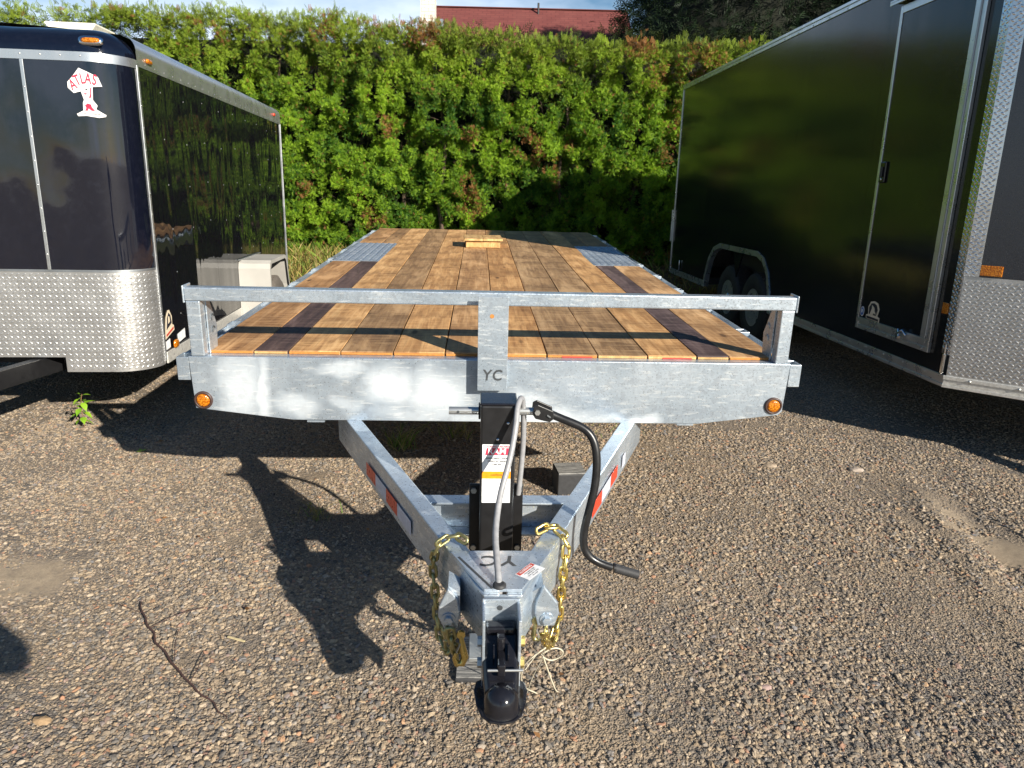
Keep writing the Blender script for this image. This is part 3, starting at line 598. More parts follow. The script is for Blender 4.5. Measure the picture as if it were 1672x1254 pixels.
# ------------------------------------------------------------------ left enclosed trailer
def left_trailer():
    A = Vector((-2.142, 4.377, 0)); rz = math.atan2(.1037, .9946)
    T = tag(empty('enclosed_trailer', A, rz), 'glossy black enclosed trailer with treadplate front and beige fender, left of the flatbed', 'cargo trailer', 'enclosed cargo trailers')
    W_, Ln, rc = 1.86, 3.84, .21
    def path(s, ins=0.):          # s from side seam round the right front corner along the front to the left side
        r = max(rc - ins, .001); q = rc * PI / 2
        fl = W_ - 2 * rc
        if s < q: a = s / rc; return (-rc + r * math.cos(a), 0 - r * math.sin(a), 0), (math.cos(a), -math.sin(a), 0)
        if s < q + fl: return (-rc - (s - q), -r, 0), (0, -1, 0)
        a = PI / 2 + (s - q - fl) / rc; return (-W_ + rc + r * math.cos(a), -r * math.sin(a), 0), (math.cos(a), -math.sin(a), 0)
    q = rc * PI / 2; TOT = 2 * q + W_ - 2 * rc
    def sx(x): return q + (-rc - x)
    def band(z0, z1, off, s0=0., s1=TOT, n=60, z0f=None):
        m = MB()
        def fn(u, v):
            s_ = s0 + u * (s1 - s0); p, nn = path(s_); zb = z0
            return (p[0] + nn[0] * off, p[1] + nn[1] * off, zb + v * (z1 - zb))
        return m.grid(fn, n, 1)
    # lower treadplate with the notch over the drawbar
    m = MB(); sa, sb = sx(-.478), sx(-W_ + .478)
    for (a, b, z0, n) in ((0, sa, .42, 26), (sa, sb, .508, 6), (sb, TOT, .42, 26)):
        m.grid(lambda u, v: (lambda p, nn: (p[0], p[1], z0 + v * (1.008 - z0)))(*path(a + u * (b - a))), n, 1)
    tp = m.build('treadplate_front', 'tread_warm', T)
    def mf(s, z): p, nn = path(s); return (p[0] + nn[0] * .0005, p[1] + nn[1] * .0005, z), nn, (nn[1], -nn[0], 0)
    lugs(mf, .0, TOT, .43, 1.0, skip=lambda s, z: sa - .01 < s < sb + .01 and z < .515).build('tread_lugs', 'tread_warm', tp, kind='stuff')
    # black upper panels, each its own
    cuts = [0, sx(-.498), sx(-1.36), TOT]
    for a, b in zip(cuts[:-1], cuts[1:]): band(1.012, 2.13, .001, a + .001, b - .001, 24).build('front_panel', 'black_front', T)
    for x in (-.498, -1.36): MB().box(x - .009, x + .009, -rc - .007, -rc - .0015, 1.012, 2.112).build('seam_strip', 'alu', T, .002)
    band(1.002, 1.014, .004).build('joint_trim', 'alu_dark', T)
    band(2.112, 2.158, .006).build('front_trim', 'alu', T)
    m = MB(); m.grid(lambda u, v: (lambda p, nn: (p[0], p[1], 2.158 + .14 * math.sin(v * PI / 2)))(*path(u * TOT, .2 * (1 - math.cos(v * PI / 2)))), 60, 10)
    m.build('nose_cap', 'black_front', T)
    # side panels (aluminium skin sheets with joints)
    y = 0; 
    for k, (a, b) in enumerate(((.0, 1.24), (1.243, 2.48), (2.483, Ln))):
        m = MB(); m.grid(lambda u, v: (.0, a + u * (b - a), .49 + v * 1.66), 12, 14); m.build('side_panel', 'black_wavy', T)
    MB().box(-W_, -W_ + .01, 0, Ln, .42, 2.2).build('far_side_panel', 'black_wavy', T)
    MB().box(-W_ + .012, -.012, Ln - .03, Ln - .002, .42, 2.2).build('rear_wall', 'black_wavy', T)
    MB().box(-W_ + .01, -.01, -.05, Ln, .44, .50).build('floor', 'under', T)
    m = MB(); m.grid(lambda u, v: (-W_ + .07 + (W_ - .14) * u, .0 - .0 + Ln * v, 2.286 + .04 * math.sin(PI * u)), 10, 2); rf = m.build('roof', 'alu_dark', T)
    m = MB(); x_ = lambda a: a
    prof = [(.004, 2.128), (.006, 2.15), (.004, 2.2)] + [(-.075 + .08 * math.cos(a), 2.21 + .08 * math.sin(a)) for a in [PI / 2 * k / 6 for k in range(7)]]
    for sgn in (0, 1):
        m.grid(lambda u, v: ((lambda p: ((p[0] if not sgn else -W_ - p[0]), v * Ln, p[1]))(prof[min(int(round(u * (len(prof) - 1))), len(prof) - 1)])), len(prof) - 1, 3)
    m.build('roof_rail', 'alu', T)
    MB().box(-.0, .008, -.012, .012, .44, 2.13).build('corner_trim', 'alu', T, .002)
    MB().box(-.02, .009, Ln - .025, Ln + .004, .42, 2.13).build('rear_corner_trim', 'alu', T, .002)
    rr = MB().box(.0015, .012, .012, 1.79, .42, .49).box(.0015, .012, 2.66, Ln - .03, .42, .49).build('bottom_rail', 'alu_light', T, .002)
    # rivets
    m = MB()
    def riv(p, ax, r=.0042): m.lathe([(r, 0), (r * .8, .0016), (.0001, .0026)], p, ax, 6)
    X = (Vector((1, 0, 0)), Vector((0, 1, 0)), Vector((0, 0, 1))); Yn = (Vector((0, -1, 0)), Vector((1, 0, 0)), Vector((0, 0, 1)))
    for x in np.arange(-1.6, -.15, .1): riv((x, -rc - .006, 2.138), Yn, .005)
    for z in np.arange(1.1, 2.1, .125): 
        for xx in (-.498, -1.36): riv((xx, -rc - .0072, z), Yn, .005)
    for yy in np.arange(.12, Ln, .15): riv((.0125, yy, .455), X, .006) if not 1.75 < yy < 2.7 else None; riv((.0063, yy, 2.15), X, .005)
    for z in np.arange(.6, 2.1, .12): riv((.0085, 0, z), X, .004)
    for yy in np.arange(.34, Ln - .1, .405):
        for j, z in enumerate(np.arange(.66 + rng.uniform(0, .05), 2.1, .27)): riv((.0003, yy + rng.normal() * .004, z), X, .0045)
    m.build('rivets', 'bolt', T, kind='stuff')
    # clearance lights
    def oval(name, o, nx, ny, w2, h2, mat):
        me = MB(); z = Vector(nx).cross(Vector(ny)); pts = []
        for k in range(20):
            a = 2 * PI * k / 20; pts.append((w2 * math.copysign(abs(math.cos(a)) ** .6, math.cos(a)), h2 * math.copysign(abs(math.sin(a)) ** .6, math.sin(a))))
        vs = []
        for (sc_, h_) in ((1, 0), (1, .008), (.7, .014), (.2, .016)): vs += [Vector(o) + Vector(nx) * (p[0] * sc_) + Vector(ny) * (p[1] * sc_) + z * h_ for p in pts]
        fs = [(i * 20 + j, i * 20 + (j + 1) % 20, (i + 1) * 20 + (j + 1) % 20, (i + 1) * 20 + j) for i in range(3) for j in range(20)] + [tuple(range(60, 80))]
        return me.add(vs, fs, True).build(name, mat, T)
    for x in (-.066, -W_ + .28):
        oval('light_base', (x - .08, -rc + .018, 2.215), (1, 0, 0), (0, .25, .97), .062, .025, 'chrome'); oval('clearance_light', (x - .08, -rc + .012, 2.216), (1, 0, 0), (0, .25, .97), .047, .014, 'amber')
    oval('side_light', (.007, .17, 2.175), (0, 1, 0), (0, 0, 1), .04, .014, 'amber')
    oval('rear_side_light', (.007, 3.52, 2.2), (0, 1, 0), (0, 0, 1), .03, .014, 'tape_red')
    # decals on the front: white outline with red emblem and lettering
    o = Vector((-.195, -rc - .0045, 1.952)); S = .00029
    def pl(name, pts, mat, lift, cx=500, cy=690, parent=T, oo=o, sc_=S):
        P = [(oo.x + (a - cx) * sc_, oo.z - (b - cy) * sc_) for a, b in pts]
        return MB().prism(P, oo.y - lift - .0008, oo.y - lift, 'y').build(name, mat, parent)
    D = pl('emblem_decal', [(430, 255), (590, 325), (750, 400), (810, 565), (640, 575), (620, 800), (690, 900), (660, 960), (740, 1010), (830, 1060), (815, 1090), (700, 1110), (480, 1080), (330, 1090), (310, 1050), (430, 990), (440, 850), (465, 800), (425, 655), (300, 690), (205, 600), (210, 500), (310, 400)], 'decal_white', .001)
    for ch, cx, cy, ang in (('A', 300, 550, 40), ('T', 385, 475, 40), ('L', 478, 445, 14), ('A', 575, 440, -14), ('S', 685, 460, -22)):
        M = FRONT(Vector((o.x + (cx - 500) * S, o.y - .0028, o.z - (cy - 690) * S))) @ Matrix.Rotation(math.radians(ang * .55), 4, 'Z')
        text('letter', ch, .074, 'decal_red', D, M, .0002, .0012, .66)
    pl('emblem_figure', [(590, 560), (610, 600), (600, 740), (570, 790), (560, 760), (585, 690)], 'decal_red', .0022, parent=D)
    pl('emblem_figure', [(470, 680), (540, 690), (500, 715)], 'decal_red', .0022, parent=D)
    pl('emblem_figure', [(470, 900), (520, 860), (580, 880), (590, 930), (640, 990), (580, 990), (530, 950), (510, 990), (460, 990), (490, 940)], 'decal_red', .0022, parent=D)
    pl('emblem_figure', [(480, 635), (550, 600), (545, 630)], 'decal_black', .0022, parent=D)
    text('letter', 'CARGO TRAILERS', .0125, 'decal_black', D, FRONT(Vector((o.x + .020, o.y - .0028, o.z - .103))), .0002)
    # side stickers
    SIDE = lambda p: frameM(p, (0, 1, 0), (0, 0, 1))
    def spl(name, pts, mat, x): return MB().prism(pts, x, x + .0012, 'x').build(name, mat, T)
    spl('badge_decal', [(.03, .565), (.19, .60), (.185, .63), (.16, .64), (.165, .69), (.13, .735), (.10, .735), (.065, .70), (.05, .66), (.035, .61)], 'cream', .002)
    spl('badge_figure', [(.055, .62), (.15, .65), (.14, .70), (.11, .72), (.08, .69), (.07, .65)], 'decal_black', .0035); spl('badge_figure', [(.09, .655), (.12, .665), (.115, .695), (.10, .70)], 'cream', .005)
    spl('badge_bar', [(.045, .578), (.175, .608), (.175, .622), (.045, .592)], 'chip_red', .0035)
    spl('side_sticker', [(.24, .503), (.38, .515), (.38, .575), (.24, .56)], 'label_white', .002); spl('side_sticker', [(.02, .50), (.10, .505), (.10, .56), (.02, .55)], 'label_white', .002)
    oval('reflector', (.012, .165, .515), (0, 1, 0), (0, 0, 1), .038, .026, 'amber')
    # fender
    x0, x1 = .002, .262; pf = [(1.80, .42), (1.80, .82), (1.815, .86), (1.86, .885), (2.44, .885), (2.50, .86), (2.60, .60), (2.64, .42)]
    m = MB(); pin = [(1.806, .42), (1.806, .82), (1.82, .855), (1.862, .879), (2.438, .879), (2.495, .856), (2.594, .60), (2.634, .42)]
    vs = [(x, a, b) for x in (x0, x1) for (a, b) in pf]; m.add(vs, [(i, i + 1, i + 9, i + 8) for i in range(7)])
    lip = [(1.83, .42), (1.83, .80), (1.845, .83), (1.875, .855), (2.425, .855), (2.475, .835), (2.565, .59), (2.60, .42)]
    m.add([(x1, a, b) for a, b in pf] + [(x1, a, b) for a, b in lip], [(i, i + 1, i + 9, i + 8) for i in range(7)])
    m.add([(x, a, b) for x in (x0, x1 - .003) for (a, b) in pin], [(i, i + 1, i + 9, i + 8) for i in range(7)])
    m.build('fender', 'fender', T)
    MB().box(.002, .02, 1.82, 2.60, .44, .87).build('wheel_well', 'fender', T)
    MB().box(.003, .02, 1.80, 2.55, .886, .893).build('fender_flange', 'alu', T)
    wheel('wheel', T, (.155, 2.16, .36), .36, .19, .18, 'tyre_worn', 1, 'alu_light')
    wheel('wheel', T, (-W_ - .13, 2.2, .325), .325, .19, .18, 'tyre_worn', -1, 'alu_light')
    MB().tube([(-W_ - .13, 2.2, .33), (.1, 2.2, .33)], .03, 8).build('axle', 'under', T)
    # drawbar
    for x in (-.50, -1.36):
        m = MB(); m.bar((x + .0, .35, .445), (-W_ / 2 + (x + W_ / 2) * .15, -1.15, .445), .055, .105); m.build('drawbar', 'black_steel', T, .004)
    MB().box(-W_ / 2 - .05, -W_ / 2 + .05, -1.4, -1.05, .40, .50).build('coupler', 'black_steel', T, .01)
    MB().tube([(-W_ / 2, -.95, .0), (-W_ / 2, -.95, .9)], .03, 10).build('jack', 'black_steel', T)
    # roof vent
    v = MB().box(-.60, -.40, .42, .66, 2.30, 2.36).build('roof_vent', 'white_vent', T, .01)
    m = MB(); zb = 2.36; m.prism([(-.61, zb), (-.39, zb), (-.355, zb + .045), (-.36, zb + .052), (-.64, zb + .052), (-.65, zb + .045)], .40, .68, 'y'); m.build('vent_lid', 'white_vent', v, .008)
left_trailer()

# ------------------------------------------------------------------ right enclosed trailer
def right_trailer():
    T = tag(empty('enclosed_trailer', (2.656, 4.349, 0), math.atan2(.055, .9985)), 'tall black enclosed V nose trailer with silver trimmed side door, right of the flatbed', 'cargo trailer', 'enclosed cargo trailers')
    W_, Ln, ZB, ZT = 2.5, 6.55, .47, 2.93
    arch = [(2.80, .40), (2.86, .60), (2.93, .76), (3.06, .87), (3.22, .915), (4.40, .915), (4.60, .86), (4.74, .74), (4.83, .56), (4.87, .40)]
    # skin sheets split by joints
    joints = [.076, 1.25, 2.45, 3.78, 5.10, Ln]
    def topz(y): return ZT
    ins = lambda a, b: [p for p in arch if a < p[0] < b]
    for a, b in zip(joints[:-1], joints[1:]):
        a += .0008; b -= .0008
        def zat(y):
            if y <= arch[0][0] or y >= arch[-1][0]: return ZB
            for p, q_ in zip(arch[:-1], arch[1:]):
                if p[0] <= y <= q_[0]: return max(ZB, p[1] + (q_[1] - p[1]) * (y - p[0]) / (q_[0] - p[0]))
        low = [(a, zat(a))] + [(p[0], max(p[1], ZB)) for p in ins(a, b)] + [(b, zat(b))]
        MB().prism(low + [(b, ZT), (a, ZT)], 0, .012, 'x').build('side_panel', 'black_satin', T)
    MB().box(.014, .06, .04, 2.7, ZB, 2.9).box(.014, .06, 4.95, Ln - .02, ZB, 2.9).box(.014, .06, 2.7, 4.95, .95, 2.9).build('wall_core', 'under', T)
    MB().box(W_ - .03, W_, 0, Ln, .47, 2.95).build('far_side_panel', 'black_satin', T)
    MB().box(.03, W_ - .04, Ln - .05, Ln - .003, .42, 2.93).build('rear_door', 'black_satin', T)
    MB().prism([(.02, 0.02), (W_ / 2, -1.15), (W_ - .02, .02), (W_ - .02, Ln), (.02, Ln)], 2.90, 2.955, 'z').build('roof', 'alu_dark', T)
    MB().prism([(.03, 0.03), (W_ / 2, -1.13), (W_ - .03, .03), (W_ - .03, 2.7), (.03, 2.7)], .42, .50, 'z').box(.35, W_ - .35, 2.702, 4.95, .42, .50).box(.03, W_ - .03, 4.952, Ln - .06, .42, .50).build('floor', 'under', T)
    # bottom rail, stepped
    for a, b in ((0.004, 2.80), (4.88, Ln)):
        MB().box(-.012, 0.0, a, b, .40, .42).box(-.006, .0, a, b, .42, .445).box(-.012, 0, a, b, .445, .474).build('bottom_rail', 'alu', T, .002)
    MB().box(-.010, .02, .0, Ln + .01, 2.925, 2.945).box(-.004, .02, 0, Ln + .01, 2.945, 2.96).box(-.012, .03, 0, Ln + .01, 2.96, 2.985).build('roof_rail', 'alu', T, .002)
    MB().box(-.010, .03, Ln - .03, Ln + .012, .40, 2.925).build('rear_corner_trim', 'alu', T, .003)
    MB().box(-.03, -.011, Ln + .0, Ln + .03, .85, 1.3).build('rear_hinge', 'alu', T, .003)
    MB().tube([(-.012, 6.05, .44), (-.02, 6.0, .52), (-.014, 6.02, .62)], .008, 6).build('tie_hook', 'alu', T)
    # arch trim: a bent strip with a lip
    m = MB(); import itertools
    def offs(pts, d):
        out = []
        for i, p in enumerate(pts):
            a = pts[max(i - 1, 0)]; b = pts[min(i + 1, len(pts) - 1)]; tx, tz = b[0] - a[0], b[1] - a[1]; L_ = math.hypot(tx, tz); out.append((p[0] - tz / L_ * d, p[1] + tx / L_ * d))
        return out
    o1 = offs(arch, .055); n = len(arch)
    vs = [(-.008, *p) for p in arch] + [(-.008, *p) for p in o1] + [(0.0, *p) for p in o1] + [(.05, *p) for p in arch]
    m.add(vs, [(i, i + 1, n + i + 1, n + i) for i in range(n - 1)] + [(n + i, n + i + 1, 2 * n + i + 1, 2 * n + i) for i in range(n - 1)] + [(i, i + 1, 3 * n + i + 1, 3 * n + i) for i in range(n - 1)])
    m.build('fender_trim', 'alu', T)
    MB().prism([(2.7, .40), (2.82, .9), (3.2, .935), (4.5, .935), (4.85, .85), (4.95, .40)], .30, .34, 'x').build('wheel_well', 'under', T)
    MB().prism([(3.66, .905), (3.94, .905), (3.80, .64)], .004, .02, 'x').build('filler_panel', 'black_satin', T)
    for y in (3.40, 4.20):
        wheel('wheel', T, (.165, y, .365), .365, .21, .195, 'rubber', -1, 'alu'); wheel('wheel', T, (W_ - .165, y, .365), .365, .21, .195, 'rubber', 1, 'alu')
        MB().tube([(.2, y, .37), (W_ - .2, y, .37)], .035, 8).build('axle', 'under', T)
    # door
    y0, y1, z0, z1 = .185, 1.095, .575, 2.775
    D = MB().box(-.016, -.001, y0 + .10, y1 - .03, z0 + .085, z1 - .05).build('door', 'black_satin', T, .003)
    MB().box(-.022, -.001, y1 - .030, y1, z0, z1).box(-.022, -.001, y0, y1 - .031, z0, z0 + .030).box(-.016, -.001, y0 + .04, y1 - .031, z0 + .031, z0 + .052).box(-.024, -.001, y0 + .04, y1 - .031, z0 + .053, z0 + .083).box(-.022, -.001, y0, y1 - .031, z1 - .05, z1).build('door_frame', 'alu', D, .002)
    MB().box(-.024, -.001, y0 - .001, y0 + .038, z0 + .032, z1 - .052).build('door_jamb', 'alu', D, .003)
    MB().box(-.026, -.001, y0 + .046, y0 + .098, z0 + .085, z1 - .052).build('door_edge', 'alu', D, .003)
    MB().tube([(-.026, y0 + .042, z0 + .1), (-.026, y0 + .042, z1 - .06)], .006, 6).build('hinge', 'alu_dark', D)
    MB().box(-.06, -.001, y0 - .05, y1 + .08, z1 + .03, z1 + .045).box(-.06, -.055, y0 - .05, y1 + .08, z1 + .012, z1 + .0299).build('drip_cap', 'alu', D, .002)
    h = MB().box(-.034, -.0165, y1 - .115, y1 - .045, 1.62, 1.765).build('handle', 'black_gloss', D, .01)
    MB().box(-.042, -.0345, y1 - .095, y1 - .065, 1.66, 1.73).build('handle_grip', 'black_rough', h, .004); MB().lathe([(.010, 0), (.010, .003), (.0001, .0032)], (-.0345, y1 - .08, 1.645), (Vector((-1, 0, 0)), Vector((0, 1, 0)), Vector((0, 0, 1))), 12).build('lock', 'chrome', h)
    MB().tube([(-.03, .53, .60), (-.05, .49, .64), (-.045, .45, .67), (-.03, .43, .64)], .009, 6).tube([(-.03, .52, .66), (-.055, .46, .62)], .012, 6).build('holdback_latch', 'chrome', D)
    def oval(nm, yc, zc, ry, rz_, mat, x): MB().lathe([(1, 0), (1, .0012)], (0, 0, 0), (Vector((-1, 0, 0)), Vector((0, ry, 0)), Vector((0, 0, rz_))), 24, False) ; m = MB(); m.lathe([(1, 0), (1, .0012)], (x, yc, zc), (Vector((-1, 0, 0)), Vector((0, ry, 0)), Vector((0, 0, rz_))), 24, False); return m.build(nm, mat, D)
    oval('round_decal', 1.030, .705, .026, .036, 'decal_white', -.017); oval('round_decal', 1.030, .705, .020, .029, 'blue_sticker', -.0185); oval('round_decal', 1.030, .708, .010, .014, 'decal_white', -.02)
    def dp(nm, pts, mat, x): MB().prism(pts, x - .0012, x, 'x').build(nm, mat, D)
    dp('badge_decal', [(.97, .665), (.97, .69), (.945, .70), (.955, .75), (.93, .79), (.88, .80), (.83, .79), (.805, .75), (.82, .70), (.79, .69), (.79, .66)], 'cream', -.017)
    dp('badge_figure', [(.935, .70), (.94, .75), (.915, .78), (.88, .785), (.845, .775), (.825, .745), (.84, .70)], 'decal_black', -.0185)
    dp('badge_figure', [(.92, .70), (.90, .745), (.905, .77), (.87, .755), (.86, .73), (.84, .71), (.87, .715), (.88, .70)], 'cream', -.02); dp('badge_bar', [(.96, .668), (.96, .684), (.80, .681), (.80, .665)], 'decal_black', -.0185)
    # V nose
    a = math.radians(-40) - math.atan2(.055, .9985); f = Vector((math.cos(a), math.sin(a), 0)); nn = Vector((f.y, -f.x, 0)); 
    if nn.y > 0: nn = -nn
    NL = (W_ / 2) / f.x
    def nbox(s0, s1, z0, z1, t0, t1):
        m = MB(); vs = [f * s_ + nn * t_ + Vector((0, 0, z)) for z in (z0, z1) for t_ in (t0, t1) for s_ in (s0, s1)]
        return m.add(vs, [(0, 2, 3, 1), (4, 5, 7, 6), (0, 1, 5, 4), (2, 6, 7, 3), (0, 4, 6, 2), (1, 3, 7, 5)])
    for s0, s1 in ((.079, 1.0), (1.003, NL)): nbox(s0, s1, 1.082, 2.93, -.02, 0.).build('nose_panel', 'black_nose', T)
    tp = nbox(.002, NL, .474, 1.08, -.02, .001).build('treadplate_nose', 'tread_warm', T)
    lugs(lambda s_, z: (f * s_ + nn * .0012 + Vector((0, 0, z)), nn, f), .005, NL, .48, 1.075, .034, .028, .009, .0032).build('tread_lugs', 'tread_warm', tp, kind='stuff')
    tc_ = nbox(-.002, .078, 1.081, 2.93, -.02, .002).box(-.003, .01, 0.002, .074, .60, 2.925).build('corner_treadplate', 'tread', T)
    q1 = lugs(lambda s_, z: (f * s_ + nn * .0022 + Vector((0, 0, z)), nn, f), .0, .08, 1.09, 2.92, .034, .029, .011, .005)
    q2 = lugs(lambda s_, z: (Vector((-.0032, s_, z)), (-1, 0, 0), (0, 1, 0)), .0, .075, .61, 2.92, .034, .029, .011, .005); q1.add(q2.v, q2.f, True); q1.build('tread_lugs', 'tread', tc_, kind='stuff')
    nbox(-.012, NL, .40, .42, 0, .014).build('nose_rail', 'alu_light', T, .002); nbox(-.010, NL, .4205, .4495, 0, .008).build('nose_rail', 'alu_light', T, .002); nbox(-.012, NL, .45, .474, 0, .014).build('nose_rail', 'alu_light', T, .002)
    nbox(-.01, NL, 2.93, 2.985, -.02, .012).build('nose_roof_rail', 'alu', T, .003)
    nbox(.079, .190, 1.090, 1.150, .0005, .014).build('nose_light', 'amber', T, .004)
    MB().box(-.009, -.0005, .079, .135, .838, .905).build('side_reflector', 'amber', T, .002)
    MB().tube([(-.012, .03, .485), (-.012, .03, .60)], .013, 10).tube([(-.012, .03, .475), (-.012, .03, .66)], .007, 8).build('latch_rod', 'chrome', T)
    m = MB()
    for y in np.arange(.2, 2.75, .24): m.lathe([(.006, 0), (.005, .003), (.0001, .004)], (-.0125, y, .458), (Vector((-1, 0, 0)), Vector((0, 1, 0)), Vector((0, 0, 1))), 8)
    for y in np.arange(.1, Ln, .30): m.lathe([(.005, 0), (.004, .003), (.0001, .004)], (-.0105, y, 2.935), (Vector((-1, 0, 0)), Vector((0, 1, 0)), Vector((0, 0, 1))), 8)
    for s_ in (.13, .38, .7): p = f * s_ + nn * .0145; m.lathe([(.009, 0), (.007, .004), (.0001, .005)], (p.x, p.y, .459), (nn, f, Vector((0, 0, 1))), 10)
    for y in np.arange(.25, 1.08, .2): m.lathe([(.005, 0), (.004, .003), (.0001, .004)], (-.0225, y, .59), (Vector((-1, 0, 0)), Vector((0, 1, 0)), Vector((0, 0, 1))), 8)
    for k, (y, z) in enumerate(offs(arch, .028)): m.lathe([(.006, 0), (.005, .003), (.0001, .004)], (-.0085, y, z), (Vector((-1, 0, 0)), Vector((0, 1, 0)), Vector((0, 0, 1))), 8)
    m.build('rivets', 'bolt', T, kind='stuff')
    # drawbar out of view
    for x in (.45, W_ - .45): MB().bar((x, .3, .36), (W_ / 2 + (x - W_ / 2) * .1, -2.2, .36), .06, .10).build('drawbar', 'black_steel', T, .004)
right_trailer()

# ------------------------------------------------------------------ flatbed trailer
W = .84                      # deck height in the trailer's own frame
def flat_matrix():
    a, t = .0504, .0374
    ex = Vector((math.cos(a), math.sin(a), 0)); ey = Vector((-math.sin(a) * math.cos(t), math.cos(a) * math.cos(t), math.sin(t))); ez = ex.cross(ey)
    M = Matrix((ex, ey, ez)).transposed().to_4x4(); M.translation = Vector((-.069, 2.866, .84)) - ez * W; return M
FM = flat_matrix()
def chain(parent, pts, mats, name='safety_chain'):
    """links strung along a path"""
    e = bpy.data.objects.new(name, None); C.objects.link(e); e.parent = parent
    pts = [Vector(p) for p in pts]; seg = [(b - a).length for a, b in zip(pts[:-1], pts[1:])]; tot = sum(seg); pitch = .031; n = int(tot / pitch)
    def at(d):
        for a, b, s_ in zip(pts[:-1], pts[1:], seg):
            if d <= s_: return a + (b - a) * (d / s_), (b - a).normalized()
            d -= s_
        return pts[-1], (pts[-1] - pts[-2]).normalized()
    hw, hl = .0095, .0115; loop = []
    for k in range(14):
        a = 2 * PI * k / 14; loop.append((hw * math.cos(a), (hl if math.sin(a) >= 0 else -hl) + hw * math.sin(a), 0))
    me = MB().tube(loop, .0049, 7, closed=True).mesh('chain_link')
    me.materials.append(MATS[mats])
    for i in range(n):
        p, d = at((i + .5) * pitch); up = Vector((0, -1, .2)); x = d.cross(up).normalized(); z = x.cross(d)
        R = Matrix((x, d, z)).transposed().to_4x4() @ Matrix.Rotation((PI / 2 if i % 2 else 0) + .25 * math.sin(i * 2.3), 4, 'Y')
        o = bpy.data.objects.new('chain_link', me); C.objects.link(o); o.parent = e; R.translation = p; o.matrix_local = R
    return e
def flatbed():
    T = tag(empty('flatbed_trailer', mat=FM), 'galvanized flatbed deckover trailer with plank deck and black crank jack, parked in the middle', 'flatbed trailer')
    hw = 1.215
    poly = [(-hw, W), (-1.205, W - .215), (-.82, W - .262), (.855, W - .264), (1.19, W - .222), (1.205, W - .208), (hw, W)]
    MB().prism(poly, 0, .007, 'y').build('front_beam', 'galv_beam', T, .002)
    m = MB().box(-hw, hw, .0071, .06, W - .007, W - .0005); m.box(-.8, .83, .0072, .07, W - .262, W - .254); m.build('beam_flange', 'galv', T, .002)
    for u in (-.73, .80): MB().box(u - .035, u + .035, .001, .05, W - .272, W - .2645).build('tab', 'galv', T)
    # headboard rail
    MB().box(-1.205, 1.205, -.002, .05, W + .222, W + .275).build('top_rail', 'galv', T, .005)
    for sg in (-1, 1):
        x0, x1 = sorted((sg * 1.203, sg * 1.150)); MB().box(x0, x1, .001, .050, W + .001, W + .2215).build('post', 'galv', T, .004)
        MB().prism([(.052, W + .218), (.052, W + .001), (.135, W + .001), (.150, W + .10), (.085, W + .218)], sg * 1.150, sg * 1.144, 'x').build('gusset', 'galv', T, .001)
        MB().box(*sorted((sg * 1.2055, sg * 1.212)), -.004, .075, W + .214, W + .282).build('end_cap', 'galv', T, .003)
        for zc in (.085, .135):
            MB().tube([(sg * 1.1425, .105 + .014 * math.cos(a), W + zc + .016 * math.sin(a)) for a in np.linspace(.3, 3.6, 8)], .0025, 5).build('cut_out', 'letter_dark' if sg < 0 else 'bolt', T)
    # centre upright with its return flange
    c = MB().box(-.072, .046, -.060, -.053, W - .110, W + .270).box(.039, .046, -.0529, .0, W - .110, W + .2215).build('upright', 'galv_dull', T, .0015)
    MB().lathe([(.0085, 0), (.0085, .001)], (-.018, -.0612, W + .193), (Vector((0, 1, 0)), Vector((1, 0, 0)), Vector((0, 0, 1))), 16).build('bolt_hole', 'end_orange', c)
    text('cut_shade_letter', 'YC', .062, 'letter_dark', c, FRONT(Vector((-.014, -.0606, W - .047))), .0003, .0012, .92, .12, 1.1)  # dark letters laid on the plate; colour stands in for recess shade
    # lights
    for u in (-1.171, 1.164):
        g = MB().lathe([(.037, 0), (.037, -.006), (.033, -.010), (.028, -.0095), (.028, -.004)], (u, -.0005, W - .180), 'y', 32).build('marker_light', flat('grommet', (.05, .025, .02), .5), T)
        MB().lathe([(.0272, -.005), (.026, -.010), (.018, -.0125), (.0001, -.0135)], (u, 0, W - .180), 'y', 28).build('lens', 'amber', g)
    # side rails, stake pockets, rub rails
    Lr = 5.66
    for sg in (-1, 1):
        MB().box(*sorted((sg * hw, sg * 1.209)), .065, Lr, W - .125, W - .002).box(*sorted((sg * 1.2089, sg * 1.172)), .065, Lr, W - .010, W - .003).build('side_rail', 'galv', T, .0015)
        MB().box(*sorted((sg * 1.264, sg * 1.272)), .02, Lr - .02, W - .085, W - .015).build('rub_rail', 'galv', T, .0015)
        for k in range(10):
            v = .002 + k * .605; e = .07; m = MB()
            m.box(*sorted((sg * 1.2155, sg * 1.2635)), v, v + .007, W - .098, W - .004).box(*sorted((sg * 1.2155, sg * 1.2635)), v + e, v + e + .007, W - .098, W - .004).box(*sorted((sg * 1.257, sg * 1.2635)), v + .0071, v + e - .0001, W - .098, W - .004)
            m.build('stake_pocket', 'galv', T, .0015)
    MB().box(-hw, hw, Lr, Lr + .05, W - .20, W - .004).build('rear_beam', 'galv', T, .002)
    # planks
    ws = [.207, .134, .2045, .2095, .2065, .2035, .206, .206, .2045, .2035, .132, .207]; gap = .0045; tot = sum(ws) + gap * 11; u = -tot / 2
    kinds = ['wood_b', 'wood_d', 'wood_a', 'wood_c', 'wood_a', 'wood_b', 'wood_a', 'wood_c', 'wood_c', 'wood_a', 'wood_d', 'wood_b']
